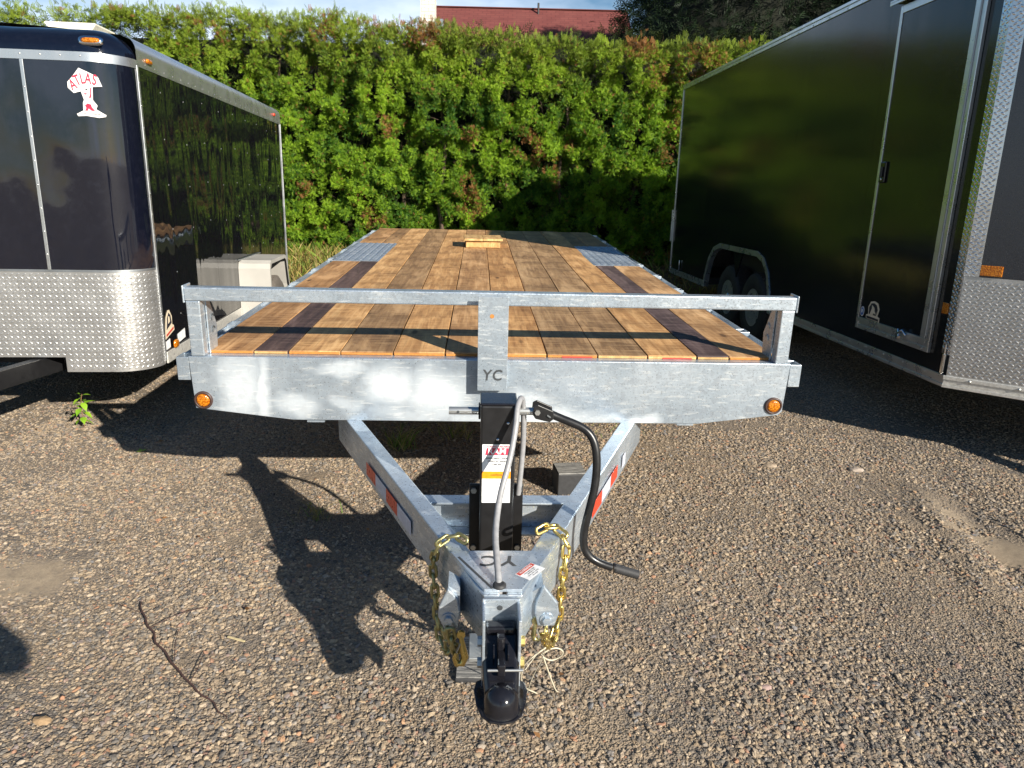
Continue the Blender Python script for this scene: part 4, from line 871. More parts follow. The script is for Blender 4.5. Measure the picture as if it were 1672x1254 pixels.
    for i, (wd, kd) in enumerate(zip(ws, kinds)):
        segs = [(.0625 + rng.uniform(0, .004), 5.655)]
        if i in (0, 1): segs = [(.064, 2.83), (4.10, 5.655)]
        if i in (10, 11): segs = [(.064, 2.83), (4.185, 5.655)]
        for j, (a, b) in enumerate(segs):
            dz = rng.uniform(-.002, .003); n = 10; xo = u + wd / 2
            k2 = kd if not (j and i in (1, 10)) else 'wood_c'
            lift = [dz + .0012 * math.sin(i * 2 + t) for t in range(n + 1)]; vs = []
            for t in range(n + 1):
                y = a + (b - a) * t / n; e = .0012 * math.sin(i + t * 1.9)
                vs += [(-wd / 2 + e, y, -.036), (wd / 2 + e, y, -.036), (wd / 2 + e, y, .0115 + lift[t]), (-wd / 2 + e, y, .0115 + lift[t])]
            fs = [(0, 1, 2, 3), tuple(4 * n + q for q in (3, 2, 1, 0))] + [(4 * t + q, 4 * t + 4 + q, 4 * t + 4 + (q + 1) % 4, 4 * t + (q + 1) % 4) for t in range(n) for q in range(4)]
            p = MB().add(vs, fs).build('plank', k2, T, .0025); p.location = (xo, 0, W)
            if k2 == 'wood_d': p['label'] = 'narrow dark brown plank'
        # fresh sawn front ends
        e = MB().box(u + .002, u + wd - .002, .0595, .0618, W + .0005, W + .0095).build('sawn_end', 'wood_light' if i in (1, 8, 9, 10) else 'end_orange', T)
        if i in (7, 9): MB().box(u + .06, u + wd - .02, .0582, .0592, W + .0005, W + .006).build('red_mark', 'chip_red', e)
        u += wd + gap
    for u0, u1, a, b in ((-1.2, -.826, 2.835, 4.095), (.826, 1.2, 2.835, 4.18)):
        p = MB().box(u0, u1, a, b, W + .004, W + .0125).build('treadplate', 'galv', T, .001)
        lugs(lambda s_, z: (Vector((s_, z, W + .0128)), (0, 0, 1), (1, 0, 0)), u0 + .005, u1 - .005, a + .01, b - .01, .055, .045, .014, .005).build('tread_lugs', 'galv', p, kind='stuff')
    # underbody
    for x in (-.55, .55): MB().box(x - .05, x + .05, .08, 5.6, W - .25, W - .235).box(x - .005, x + .005, .08, 5.6, W - .234, W - .062).box(x - .05, x + .05, .08, 5.6, W - .06, W - .048).build('main_rail', 'galv_dull', T)
    for k in range(9): MB().box(-1.17, 1.17, .3 + k * .62, .36 + k * .62, W - .045, W - .038).build('cross_member', 'galv_dull', T)
    for v in (3.05, 3.93):
        for sg in (-1, 1): wheel('wheel', T, (sg * 1.0, v, .40), .37, .22, .20, 'rubber', sg, 'alu')
        MB().tube([(-.95, v, .36), (.95, v, .36)], .04, 8).build('axle', 'galv_dull', T)
    # drawbar members
    zt, zb = W - .262, W - .405
    lo = [(-.668, .145), (-.052, -1.262), (-.012, -1.262), (-.012, -1.215), (-.605, .145)]; ro = [(.648, .145), (.046, -1.262), (.006, -1.262), (.006, -1.215), (.588, .145)]
    a1 = MB().prism(lo, zb, zt, 'z').build('drawbar_member', 'galv', T, .004); a2 = MB().prism(ro[::-1], zb, zt, 'z').build('drawbar_member', 'galv', T, .004)
    for par, a, b, cuts in ((a1, Vector((-.592, -.025, 0)), Vector((-.17, -.984, 0)), ((.285, .405, 'tape_red'), (.406, .535, 'tape_white'), (.536, .66, 'tape_red'), (.661, .80, 'tape_white'))), (a2, Vector((.571, -.032, 0)), Vector((.231, -.824, 0)), ((.15, .20, 'tape_white'), (.29, .40, 'tape_red'), (.401, .53, 'tape_white'), (.531, .66, 'tape_red')))):
        d = (b - a).normalized(); nrm = Vector((-d.y, d.x, 0)); nrm = nrm if nrm.x * (1 if a.x > 0 else -1) > 0 else -nrm
        for s0, s1, mt in cuts:
            vs = []
            for t_ in (.0075, .0085):
                for z in (W - .372, W - .322):
                    for s_ in (s0, s1): p = a + d * s_ + nrm * t_; vs.append((p.x, p.y, z))
            MB().add(vs, [(0, 1, 3, 2), (4, 6, 7, 5), (0, 4, 5, 1), (2, 3, 7, 6), (0, 2, 6, 4), (1, 5, 7, 3)]).build('reflective_tape', mt, par)
    d = Vector((.340, .792, 0)).normalized()      # black lettering on the right member
    MB().box(-.262, .245, -.75, -.692, zt - .008, zt - .001).box(-.255, .24, -.698, -.692, zt - .110, zt - .0085).box(-.25, .235, -.75, -.692, zt - .118, zt - .1105).build('jack_channel', 'galv', T, .0015)
    # front gusset plate with sticker and letters coloured dark like shaded cuts
    pz = zt + .0005
    g = MB().prism([(-.140, -1.068), (-.050, -1.250), (.044, -1.250), (.132, -1.068), (.124, -1.060), (-.132, -1.060)], pz, pz + .008, 'z').build('gusset_plate', 'galv', T, .0015)
    M = frameM(Vector((-.008, -1.112, pz + .0086)), (-1, 0, 0), (0, -1, 0)); text('cut_shade_letter', 'YC', .072, 'letter_dark', g, M, .0003, .001, 1.0, .15, 1.15)
    MB().bar((-.118, -1.095, pz + .0086), (-.030, -1.246, pz + .0086), .006, .0012).build('seam', 'letter_dark', g)  # dark line put in for the shade in the channel groove
    ang = math.radians(62); st = Matrix.Translation((.070, -1.168, pz + .0088)) @ Matrix.Rotation(math.radians(52), 4, 'Z')
    m = MB().box(-.036, .036, -.023, .023, 0, .0006, st); sk = m.build('warning_sticker', 'label_white', g)
    MB().box(-.034, .034, .008, .021, .0007, .0010, st).build('sticker_band', 'chip_red', sk)
    text('letter', 'WARNING', .011, 'label_white', sk, st @ Matrix.Translation((0, .0145, .0013)), .0001)
    for k in range(4): text('letter', ('Keep safety chains', 'attached at all', 'times while towing', 'this trailer')[k], .006, 'decal_black', sk, st @ Matrix.Translation((0, .003 - k * .0065, .0009)), .0001)
    # upright coupler channel and coupler
    ch = MB().box(-.055, .037, -1.296, -1.289, W - .50, W - .252).box(-.055, -.048, -1.375, -1.2961, W - .50, W - .258).box(.030, .037, -1.375, -1.2961, W - .50, W - .258).build('coupler_channel', 'galv', T, .002)
    MB().lathe([(.007, 0), (.007, .001)], (-.012, -1.2975, W - .275), (Vector((0, 1, 0)), Vector((1, 0, 0)), Vector((0, 0, 1))), 14).build('hole', 'letter_dark', ch)
    MB().box(-.05, .033, -1.288, -1.255, W - .42, W - .265).build('backing_block', 'galv_dull', T)
    K = bpy.data.objects.new('coupler', None); C.objects.link(K); K.parent = T; K.location = (-.010, 0, 0)
    zc = W - .395
    m = MB()      # sloping neck: a sequence of sections running forward
    secs = [(-1.298, .044, W - .330, W - .43), (-1.318, .0465, W - .318, W - .44), (-1.345, .046, W - .335, W - .44), (-1.378, .044, W - .362, W - .442), (-1.412, .042, W - .378, W - .442), (-1.442, .039, W - .390, W - .442)]
    vs = []
    for (y, hx, zt_, zb_) in secs: vs += [(-hx, y, zb_), (-hx, y, zt_ - .012), (-hx + .010, y, zt_), (hx - .010, y, zt_), (hx, y, zt_ - .012), (hx, y, zb_)]
    n6 = 6; m.add(vs, [(i * 6 + j, i * 6 + (j + 1) % 6, (i + 1) * 6 + (j + 1) % 6, (i + 1) * 6 + j) for i in range(len(secs) - 1) for j in range(6)] + [(0, 1, 2, 3, 4, 5), tuple(range(35, 29, -1))], False)
    m.build('coupler_body', 'black_gloss', K, .003)
    by = -1.447; R_ = .0405
    prof = [(R_ * math.sin(a) + .0001, R_ * math.cos(a)) for a in np.linspace(0, PI / 2, 10)] + [(R_ + .0005, -.010), (R_ + .002, -.016), (R_ + .004, -.020)]
    MB().lathe(prof, (0, by, W - .421), 'z', 36).build('ball_socket', 'black_gloss', K)
    sk_ = [(-.058, -1.355), (-.064, -1.385), (-.058, -1.435), (-.047, -1.470), (-.028, -1.490), (0, -1.496), (.028, -1.490), (.047, -1.470), (.058, -1.435), (.065, -1.385), (.059, -1.358), (.034, -1.345), (-.034, -1.342)]
    MB().prism(sk_, W - .447, W - .440, 'z').build('skirt', 'black_gloss', K, .003)
    MB().box(-.036, .036, -1.335, -1.302, W - .325, W - .305).build('body_cap', 'black_gloss', K, .006)
    lv = MB().box(-.0095, .0095, -1.428, -1.360, W - .372, W - .340).box(-.0095, .0095, -1.372, -1.352, W - .345, W - .306).build('latch_lever', 'black_gloss', K, .004)
    for sg in (-1, 1): MB().lathe([(.020, 0), (.020, .003)], (sg * .017 - .0015, -1.372, W - .346), 'x', 20).build('latch_ear', 'black_gloss', lv)
    MB().tube([(-.032, -1.424, W - .356), (.050, -1.424, W - .356)], .0032, 8).build('latch_pin', 'bolt', K)
    for z in (W - .335, W - .395):
        for x0, x1, xm in ((-.0452, -.056, -.066), (.0472, .058, .068)):
            m = MB().lathe([(.0125, 0), (.0125, abs(x1 - x0))], (min(x0, x1) if x0 > 0 else x1, -1.345, z), 'x', 6, False); m.build('hex_bolt', 'gold' if x0 > 0 else 'bolt', K)
    # ears, chain bolts, chains
    for sg, pts, bc in ((-1, [(-.142, .560), (-.117, .530), (-.110, .492), (-.118, .440), (-.152, .440), (-.168, .475), (-.166, .505)], (-.141, .470)), (1, [(.104, .568), (.142, .516), (.147, .484), (.136, .447), (.092, .447), (.083, .484), (.085, .516)], (.115, .468))):
        e = MB().prism(pts, -1.205, -1.192, 'y').build('chain_ear', 'galv', T, .004)
        MB().prism([(pts[0][0], .56), (pts[0][0] - sg * .03, .54), (pts[0][0] - sg * .03, .44), (pts[2][0] if sg < 0 else pts[5][0], .45)], -1.1915, -1.12, 'y').build('ear_web', 'galv', T)
        Y_ = (Vector((0, -1, 0)), Vector((1, 0, 0)), Vector((0, 0, 1)))
        MB().lathe([(.0185, 0), (.0185, .003)], (bc[0], -1.2055, bc[1]), Y_, 20, False).build('washer', 'galv', e); MB().lathe([(.0115, .0031), (.0115, .012)], (bc[0], -1.2055, bc[1]), Y_, 6, False).build('bolt_head', 'galv', e)
    chain(T, [(-.100, -1.032, .600), (-.125, -1.010, .604), (-.148, -1.008, .600), (-.170, -1.018, .588), (-.186, -1.010, .550), (-.194, -.990, .505), (-.193, -.988, .459), (-.188, -.998, .420), (-.184, -1.006, .380), (-.180, -1.016, .330), (-.172, -1.03, .285), (-.158, -1.062, .268), (-.147, -1.096, .290), (-.143, -1.115, .340), (-.146, -1.16, .40), (-.146, -1.222, .450)], 'gold_dark')
    chain(T, [(-.136, -1.222, .450), (-.130, -1.215, .41), (-.122, -1.20, .37), (-.118, -1.20, .33)], 'gold_dark')
    chain(T, [(.105, -.975, .600), (.128, -.962, .606), (.150, -.955, .604), (.172, -.968, .592), (.189, -.978, .562), (.186, -.990, .52), (.180, -1.004, .48), (.178, -1.006, .442), (.176, -1.010, .39), (.172, -1.02, .345), (.155, -1.056, .310), (.140, -1.095, .300), (.124, -1.14, .346), (.114, -1.19, .41), (.113, -1.222, .450)], 'gold')
    for cx, cz, sg, mt, q in ((-.108, .380, 1, 'gold', .85), (.088, .425, -1, 'gold_dark', .55)):
        pts = [(cx + a * sg * q, b + (.02 if sg < 0 else 0), cz + c_ * q) for a, b, c_ in ((0, -1.212, .052), (.004, -1.214, .02), (.012, -1.216, -.02), (.004, -1.218, -.042), (-.014, -1.220, -.040), (-.020, -1.222, -.018), (-.014, -1.222, -.002))]
        hk = MB().tube(pts, [v * q for v in (.006, .010, .0125, .012, .010, .007, .004)], 10).build('chain_hook', mt, T)
        MB().lathe([(.011, -.004), (.011, .004)], (cx, -1.212 + (.02 if sg < 0 else 0), cz + .056 * q), 'y', 14).build('hook_eye', mt, hk); MB().bar((cx - sg * .002, -1.219, cz + .03 * q), (cx - sg * .014 * q, -1.221, cz), .008, .002).build('hook_latch', 'bolt', hk)
    # jack
    J = bpy.data.objects.new('jack', None); C.objects.link(J); J.parent = T
    MB().box(-.062, .040, -.862, -.765, W - .62, W + .098).build('jack_tube', 'black_steel', J, .006)
    MB().box(-.064, .044, -.866, -.760, W + .0985, W + .106).build('jack_cap', 'black_gloss', J, .003)
    MB().box(-.047, .026, -.850, -.778, .10, W - .6205).build('drop_leg', 'bolt', J, .004)
    MB().box(-.09, .07, -.88, -.75, .085, .0995).build('foot_plate', 'bolt', J, .003)
    MB().box(-.094, .074, -.764, -.7525, W - .430, W - .192).build('mount_plate', 'black_steel', J, .004)
    Yn = (Vector((0, -1, 0)), Vector((1, 0, 0)), Vector((0, 0, 1)))
    for x in (-.080, .060):
        for z in (W - .212, W - .410): MB().lathe([(.0095, 0), (.0095, .007)], (x, -.7645, z), Yn, 6, False).build('hex_bolt', 'bolt', J)
    for x, z in ((.017, W + .045), (-.012, W - .005)): MB().lathe([(.0045, 0), (.004, .002), (.0001, .003)], (x, -.8623, z), Yn, 10).build('rivet', 'chrome', J)
    sy = -.813
    MB().tube([(-.155, sy, W + .066), (-.0625, sy, W + .066)], .0115, 14).tube([(.0405, sy, W + .066), (.105, sy, W + .066)], .0115, 14).build('shaft', 'bolt', J)
    MB().box(-.0685, -.0625, sy - .02, sy + .02, W + .046, W + .086).box(.0405, .0465, sy - .02, sy + .02, W + .046, W + .086).build('shaft_boss', 'black_steel', J, .002)
    MB().lathe([(.004, 0), (.004, .001)], (-.128, sy - .0118, W + .066), Yn, 10).build('pin_hole', 'letter_dark', J)
    yk = MB().prism([(.092, .088), (.104, .094), (.150, .074), (.152, .050), (.140, .040), (.098, .050), (.090, .062)], sy - .024, sy - .018, 'y', Matrix.Translation((0, 0, W))).prism([(.092, .088), (.104, .094), (.150, .074), (.152, .050), (.140, .040), (.098, .050), (.090, .062)], sy + .018, sy + .024, 'y', Matrix.Translation((0, 0, W))).box(.128, .146, sy - .0179, sy + .0179, W + .048, W + .072).build('yoke', 'black_steel', J, .002)
    MB().lathe([(.0085, 0), (.0085, .006)], (.103, sy - .0242, W + .071), Yn, 6, False).build('yoke_bolt', 'bolt', yk); MB().tube([(.131, sy - .0243, W + .062), (.141, sy - .0243, W + .055)], .004, 6).build('yoke_slot', 'letter_dark', yk)
    cp = [(.140, .060), (.170, .048), (.210, .034), (.240, .022), (.262, .004), (.276, -.022), (.283, -.06), (.284, -.11), (.280, -.16), (.270, -.21), (.260, -.26), (.254, -.30), (.254, -.335), (.262, -.362), (.280, -.384), (.310, -.400), (.345, -.410)]
    cy = [sy, sy - .004, sy - .010, sy - .016, sy - .022, sy - .03, sy - .038, sy - .045, sy - .05, sy - .055, sy - .058, sy - .06, sy - .062, sy - .064, sy - .066, sy - .07, sy - .075]
    def smooth(P, it=2):
        P = [Vector(p) for p in P]
        for _ in range(it):
            Q = [P[0]]
            for a, b in zip(P[:-1], P[1:]): Q += [a * .75 + b * .25, a * .25 + b * .75]
            P = Q + [P[-1]]
        return P
    globals()['smooth'] = smooth
    pts = smooth([(x, y, W + z) for (x, z), y in zip(cp, cy)])
    ck = MB().tube(pts, .0122, 14).build('crank', 'black_steel', J)
    MB().tube([(.352, sy - .076, W - .4115), (.425, sy - .088, W - .428)], .0142, 16).build('crank_grip', 'black_rough', ck); MB().lathe([(.0152, 0), (.0152, .006)], (.349, sy - .0755, W - .411), 'x', 16).build('collar', 'black_steel', ck)
    # label with its print
    fy = -.8626; lx = -.014
    lb = MB().box(lx - .042, lx + .042, fy - .0008, fy, W - .105, W - .020).box(lx - .042, lx + .042, fy - .0008, fy, W - .206, W - .1285).build('label', 'label_white', J)
    MB().box(lx - .042, lx + .042, fy - .0008, fy, W - .128, W - .1055).build('orange_band', 'label_orange', lb)
    MB().prism([(lx - .034, W - .053), (lx - .029, W - .031), (lx + .038, W - .031), (lx + .033, W - .053)], fy - .0012, fy - .0009, 'y').build('red_band', 'decal_red', lb)
    P = lambda x, z: FRONT(Vector((lx + x, fy - .0014, z)))
    text('letter', 'RAM', .0265, 'label_white', lb, P(0, W - .042), .0001, .0005, 1.0, .08); text('letter', 'STRONG & RELIABLE', .0078, 'decal_red', lb, P(.004, W - .0265), .0001, .0002, .9, .15)
    for k, tx in enumerate(('12000LB Support Capacity', '10000LB Lift Capacity', 'Trailer Jack')): text('letter', tx, .0068, 'decal_black', lb, P(0, W - .063 - k * .0095), .0001, .0001, .9)
    for k, tx in enumerate(('Do not exceed rated load', 'Made for trailer use')): text('letter', tx, .0045, 'label_grey', lb, P(0, W - .091 - k * .007), .0001)
    text('letter', 'CAUTION', .0075, 'decal_black', lb, P(0, W - .1165), .0001)
    m = MB()
    for k, xx in enumerate((-.034, -.024, -.012, -.004, .006, .016, .026)): m.box(lx + xx - .0005, lx + xx + .0005, fy - .0014, fy - .0009, W - .150, W - .136 + .003 * math.sin(k * 3)); m.box(lx + xx, lx + xx + .007, fy - .0014, fy - .0009, W - .1445, W - .1435)
    for k in range(11): m.box(lx - .034, lx - .034 + .060 * (.7 + .3 * abs(math.sin(k * 2.1))), fy - .0013, fy - .0009, W - .157 - k * .0042, W - .1563 - k * .0042)
    m.build('small_print', 'label_grey', lb, kind='stuff')
    # conduit: up from the gusset plate, over the shaft, down behind
    pts = smooth([(-.014, -1.232, W - .262), (-.016, -1.20, W - .235), (-.020, -1.13, W - .21), (-.026, -1.06, W - .20), (-.028, -1.00, W - .195)], 1)
    cpts = [(-.012, -1.238, W - .275), (-.013, -1.232, W - .25), (-.017, -1.18, W - .215), (-.021, -1.12, W - .19), (-.018, -1.06, W - .165), (-.006, -1.00, W - .11), (.014, -.965, W - .05), (.028, -.93, W - .0), (.038, -.90, W + .055), (.042, -.87, W + .098), (.052, -.845, W + .118), (.060, -.82, W + .105), (.066, -.80, W + .05), (.068, -.79, W - .02), (.066, -.785, W - .09), (.062, -.782, W - .16), (.058, -.775, W - .22)]
    MB().tube(smooth(cpts), .0085, 12).build('conduit', 'conduit', T)
    MB().lathe([(.017, 0), (.017, .006), (.012, .009)], (-.012, -1.236, zt + .008), 'z', 20).build('conduit_grommet', 'black_rough', T)
    return T
FB = flatbed()
def world(p): return FM @ Vector(p)

# wooden box on the deck
def box_on_deck():
    M = FM @ Matrix.Translation((-.035, 4.02, W + .0155)) @ Matrix.Rotation(math.radians(2), 4, 'Z'); T = tag(empty('wooden_box', mat=M), 'small pale wooden block stack lying near the rear of the plank deck', 'wooden box')
    MB().box(-.155, .155, -.16, .16, 0.0, .062).build('base_block', 'wood_light', T, .003)
    MB().box(-.170, .0, -.19, .18, .0630, .083).build('top_board', 'wood_light', T, .002); MB().box(.002, .176, -.185, .185, .0630, .082).build('top_board', 'wood_light', T, .002)
box_on_deck()

# support blocks on the gravel
def block(loc, rz, sx, sy, sz, label, cap=True):
    T = tag(empty('support_block', loc, rz), label, 'block')
    MB().box(-sx, sx, -sy, sy, -.01, sz).build('body', 'black_rough', T, .004)
    s = MATS.get('block_top')
    if not s:
        q = NT('block_top'); q.set(Base_Color=q.ramp(q.noise(q.co(4, 60, 20), 2, 5, .7), [(.4, (.10, .10, .10)), (.6, (.34, .33, .31))]), Roughness=.9); q.bump(q.noise(q.co(6, 70, 20), 2, 5, .7), .8, .01); MATS['block_top'] = q.m
    MB().box(-sx + .004, sx - .004, -sy + .004, sy - .004, sz + .0005, sz + .006).build('rough_top', 'block_top', T)
block((.31, 3.55, 0), math.radians(8), .075, .08, .115, 'black rough topped block on the gravel beside the right drawbar member')
block((-.075, 2.08, 0), math.radians(2), .085, .11, .022, 'low black pad lying on the gravel beneath the coupler')

# white tie string hanging at the coupler
def string():
    L_ = [(.05, 1.56, .36), (.085, 1.66, .34), (.11, 1.74, .30), (.105, 1.80, .22), (.08, 1.84, .13), (.07, 1.88, .05), (.06, 1.90, .012)]
    m = MB().tube(smooth(L_), .0012, 6)
    m.tube(smooth([(.105, 1.79, .24), (.13, 1.84, .14), (.155, 1.90, .04), (.165, 1.93, .014)]), .0022, 6)
    m.tube(smooth([(.10, 1.78, .25), (.135, 1.78, .275), (.165, 1.80, .25), (.16, 1.82, .215), (.13, 1.82, .20), (.105, 1.79, .235)]), .0022, 6)
    m.tube(smooth([(.11, 1.74, .30), (.07, 1.72, .28), (.045, 1.76, .22), (.05, 1.85, .09), (.10, 1.92, .014)]), .0022, 6)
    tag(m.build('tie_string', 'cord'), 'thin off-white string looped and hanging to the gravel right of the coupler', 'string')
string()

# ------------------------------------------------------------------ small ground things
def weed():
    T = tag(empty('weed_plant', (-2.672, 4.33, 0)), 'young weed with bright green pointed leaves growing through gravel', 'plant')
    st = smooth([(0, 0, -.01), (.006, -.004, .06), (-.006, 0, .13), (.0, .004, .19), (.012, 0, .225)], 1); MB().tube(st, [.0025] * len(st), 6).build('stem', 'weed_stem', T)
    for k in range(15):
        t = .25 + .75 * k / 14; h = .225 * t; a = k * 2.4 + .5; ln = .036 + .040 * math.sin(PI * min(1, t * .95)) * random.uniform(.7, 1.1); tilt = random.uniform(-.5, .5)
        M = Matrix.Translation((0, 0, h)) @ Matrix.Rotation(a, 4, 'Z') @ Matrix.Rotation(-tilt, 4, 'Y')
        m = MB(); prof = [0, .6, .95, 1, .85, .55, .2, 0]; vs = []
        for i, wv in enumerate(prof):
            x = .012 + ln * i / 7; z = -.35 * ln * (i / 7) ** 2; hw_ = wv * ln * .28; vs += [(x, -hw_, z + .2 * hw_), (x, 0, z), (x, hw_, z + .2 * hw_)]
        fs = [(3 * i + j, 3 * i + 3 + j, 3 * i + 4 + j, 3 * i + 1 + j) for i in range(7) for j in (0, 1)]
        m.add([M @ Vector(v) for v in vs], fs, True); m.tube([M @ Vector((0, 0, 0)), M @ Vector((.014, 0, 0))], .0012, 5); m.build('leaf', 'weed_green', T, fix=False)
s = NT('weed_green'); s.set(Base_Color=s.ramp(s.noise(s.co(), 12, 4), [(.3, (.12, .27, .015)), (.7, (.27, .42, .03))]), Roughness=.45); s.b.inputs['Subsurface Weight'].default_value = .0; MATS['weed_green'] = s.m
flat('weed_stem', (.20, .10, .06), .6)
weed()
def seedling(loc, label, n=5, r=.03):
    T = tag(empty('seedling', loc), label, 'plant', 'seedlings in the gravel'); m = MB()
    for k in range(n):
        a = k * 2.5; M = Matrix.Rotation(a, 4, 'Z') @ Matrix.Rotation(-random.uniform(.1, .7), 4, 'Y'); vs = []
        for i, wv in enumerate((0, .7, 1, .7, 0)): vs += [(r * i / 4, -wv * r * .28, 0), (r * i / 4, wv * r * .28, 0)]
        m.add([M @ Vector(v) + Vector((0, 0, .012)) for v in vs], [(2 * i, 2 * i + 2, 2 * i + 3, 2 * i + 1) for i in range(4)])
    m.build('leaves', 'weed_green', T, fix=False)
seedling((-2.11, 3.926, 0), 'tiny green seedling at the edge of the deck shadow, left of the drawbar')
seedling((.44, 4.6, 0), 'small green sprig on gravel behind the jack crank', 7, .035)
def tuft(loc, n, h, label, seed, dry=.5, spread=.05, name='grass_tuft'):
    r = np.random.default_rng(seed); V = []; F = []; Cc = []
    for k in range(n):
        b = np.array([r.normal() * spread, r.normal() * spread, 0]); d = np.array([r.normal() * .5, r.normal() * .5, 1.]); L_ = h * r.uniform(.5, 1.1); q = np.cross(d, [r.normal(), r.normal(), 0]); q /= np.linalg.norm(q) + 1e-6; w0 = .0018 + .0012 * h / .2
        i0 = len(V); mid = b + d * L_ * .55; tip = b + d * L_ + np.array([d[0], d[1], -.3]) * L_ * .35
        V += [b - q * w0, b + q * w0, mid + q * w0 * .7, mid - q * w0 * .7, tip]; F += [(i0, i0 + 1, i0 + 2, i0 + 3), (i0 + 3, i0 + 2, i0 + 4, i0 + 4)]
        c = np.array([.30, .24, .09]) if r.random() < dry else np.array([.12, .20, .03]); Cc += [c * r.uniform(.7, 1.2)] * 5
    V = np.array(V); me = bpy.data.meshes.new(name); me.from_pydata([tuple(v) for v in V], [], [f if f[2] != f[3] else f[:3] for f in F])
    a = me.color_attributes.new('tint', 'FLOAT_COLOR', 'POINT'); a.data.foreach_set('color', np.concatenate([np.array(Cc), np.ones((len(V), 1))], 1).astype(np.float32).ravel()); me.materials.append(MATS['grass'])
    o = link(name, me); o.location = loc; tag(o, label, 'grass tuft', 'grass tufts in the gravel'); return o
tuft((-.66, 4.15, 0), 70, .17, 'dry grass tuft at the shadow edge behind left drawbar member', 1)
tuft((-.90, 3.15, 0), 30, .09, 'thin short grass tuft inside the drawbar shadow on the left', 2, .6)
tuft((-.35, 4.35, 0), 45, .14, 'sparse grass tuft in the shade left of the jack', 3, .7)
tuft((.62, 4.5, 0), 26, .05, 'low green and yellow grass under the right end of the beam', 4, .4, .12)
def grass_bank():
    r = np.random.default_rng(11); n = 26000; x = r.uniform(-6, 4.5, n); y = r.uniform(9.6, 13.3, n)
    keep = (r.random(n) < np.clip((y - 9.3) / 2.2, .05, 1)) & ((x < -.4) | (r.random(n) < .12)); x, y = x[keep], y[keep]; n = len(x)
    z = np.array([ground_h(a, b) for a, b in zip(x, y)]); B = np.stack([x, y, z], 1); h = r.uniform(.06, .22, n) * np.where(y > 12.0, 1.5, 1)
    d = np.stack([r.normal(size=n) * .4, r.normal(size=n) * .4, np.ones(n)], 1); q = np.cross(d, np.stack([r.normal(size=n), r.normal(size=n), np.zeros(n)], 1)); q /= np.linalg.norm(q, axis=1, keepdims=True); q *= .006
    V = np.stack([B - q, B + q, B + d * h[:, None] * .6 + q * .7, B + d * h[:, None] + np.array([0, 0, -.02])], 1).reshape(-1, 3); F = np.arange(4 * n).reshape(n, 4)
    dry = (r.random(n) < .55)[:, None]; col = np.where(dry, [.36, .27, .09], [.17, .24, .035]) * r.uniform(.6, 1.2, (n, 1))
    tag(big_mesh('weedy_grass', V, F, MATS['grass'], np.repeat(col, 4, 0), None, 'stuff'), 'dry weedy grass strip along the foot of the hedge', 'grass')
    n = 5200; x = r.uniform(-6, 5, n); y = r.uniform(11.2, 13.2, n); z = np.array([ground_h(a, b) for a, b in zip(x, y)]) + .015; P = np.stack([x, y, z], 1)
    D = r.normal(size=P.shape) * np.array([1, 1, .25]); R = rot_to(D, r.uniform(-.6, .6, n)); T_ = (np.array([(0, 0, 0), (.35, .5, .1), (0, 1, 0), (-.35, .5, .1)]), np.array([(0, 1, 2, 3)]))
    V, F = place(T_, P, R, r.uniform(.03, .08, n)); col = np.array([.20, .09, .04]) * r.uniform(.5, 1.5, (n, 1))
    tag(big_mesh('leaf_litter', V, F, MATS['grass'], np.repeat(col, 4, 0), None, 'stuff'), 'brown leaf litter on the ground below the hedge', 'leaf litter')
grass_bank()
def dead_leaves():
    r = np.random.default_rng(5); n = 130; x = r.uniform(-3.5, 4, n); y = r.uniform(1.6, 8, n); z = np.array([ground_h(a, b) for a, b in zip(x, y)]) + .014; P = np.stack([x, y, z], 1)
    R = rot_to(r.normal(size=P.shape) * np.array([1, 1, .15]), r.uniform(-.5, .5, n)); T_ = (np.array([(0, 0, 0), (.3, .45, .12), (0, 1, 0), (-.3, .45, .12)]), np.array([(0, 1, 2, 3)]))
    V, F = place(T_, P, R, r.uniform(.012, .032, n)); col = np.array([.24, .12, .05]) * r.uniform(.5, 1.5, (n, 1))
    tag(big_mesh('fallen_leaves', V, F, MATS['grass'], np.repeat(col, 4, 0), None, 'stuff'), 'tiny brown leaf scraps and bark bits scattered over the gravel', 'leaf scraps')
dead_leaves()
def twig():
    p = [(-1.345, 2.375, .010), (-1.30, 2.30, .016), (-1.235, 2.22, .012), (-1.16, 2.12, .016), (-1.06, 2.02, .012), (-.965, 1.92, .016), (-.87, 1.85, .012), (-.80, 1.78, .014)]
    T = tag(empty('fallen_twig', (-1.06, 2.02, .012)), 'long thin reddish brown twig lying on the gravel at lower left', 'twig'); o = Vector((-1.06, 2.02, .012))
    pts = [q - o for q in smooth(p)]; n = len(pts); MB().tube([q + Vector((.004 * math.sin(i * 1.3), .004 * math.cos(i * 1.7), 0)) for i, q in enumerate(pts)], [.0014 + .0022 * math.sin(PI * min(1, .15 + i / n * .85)) for i in range(n)], 6).build('stem', 'twig', T)
    for a, b, c in (((-1.06, 2.02, .014), (-1.10, 2.12, .02), (-1.13, 2.21, .012)), ((-1.23, 2.21, .014), (-1.17, 2.29, .02), (-1.10, 2.35, .012)), ((-1.3, 2.3, .014), (-1.36, 2.32, .02), (-1.42, 2.36, .012)), ((-.97, 1.93, .014), (-.97, 1.99, .02), (-.99, 2.08, .012))):
        MB().tube([Vector(v) - o for v in smooth([a, b, c])], .0013, 5).build('side_shoot', 'twig', T)
twig()
tag(MB().bar((-.945, 2.172, .014), (-.880, 2.150, .012), .007, .003).build('straw', 'straw'), 'short pale piece of straw on the gravel near the drawbar shadow', 'straw')
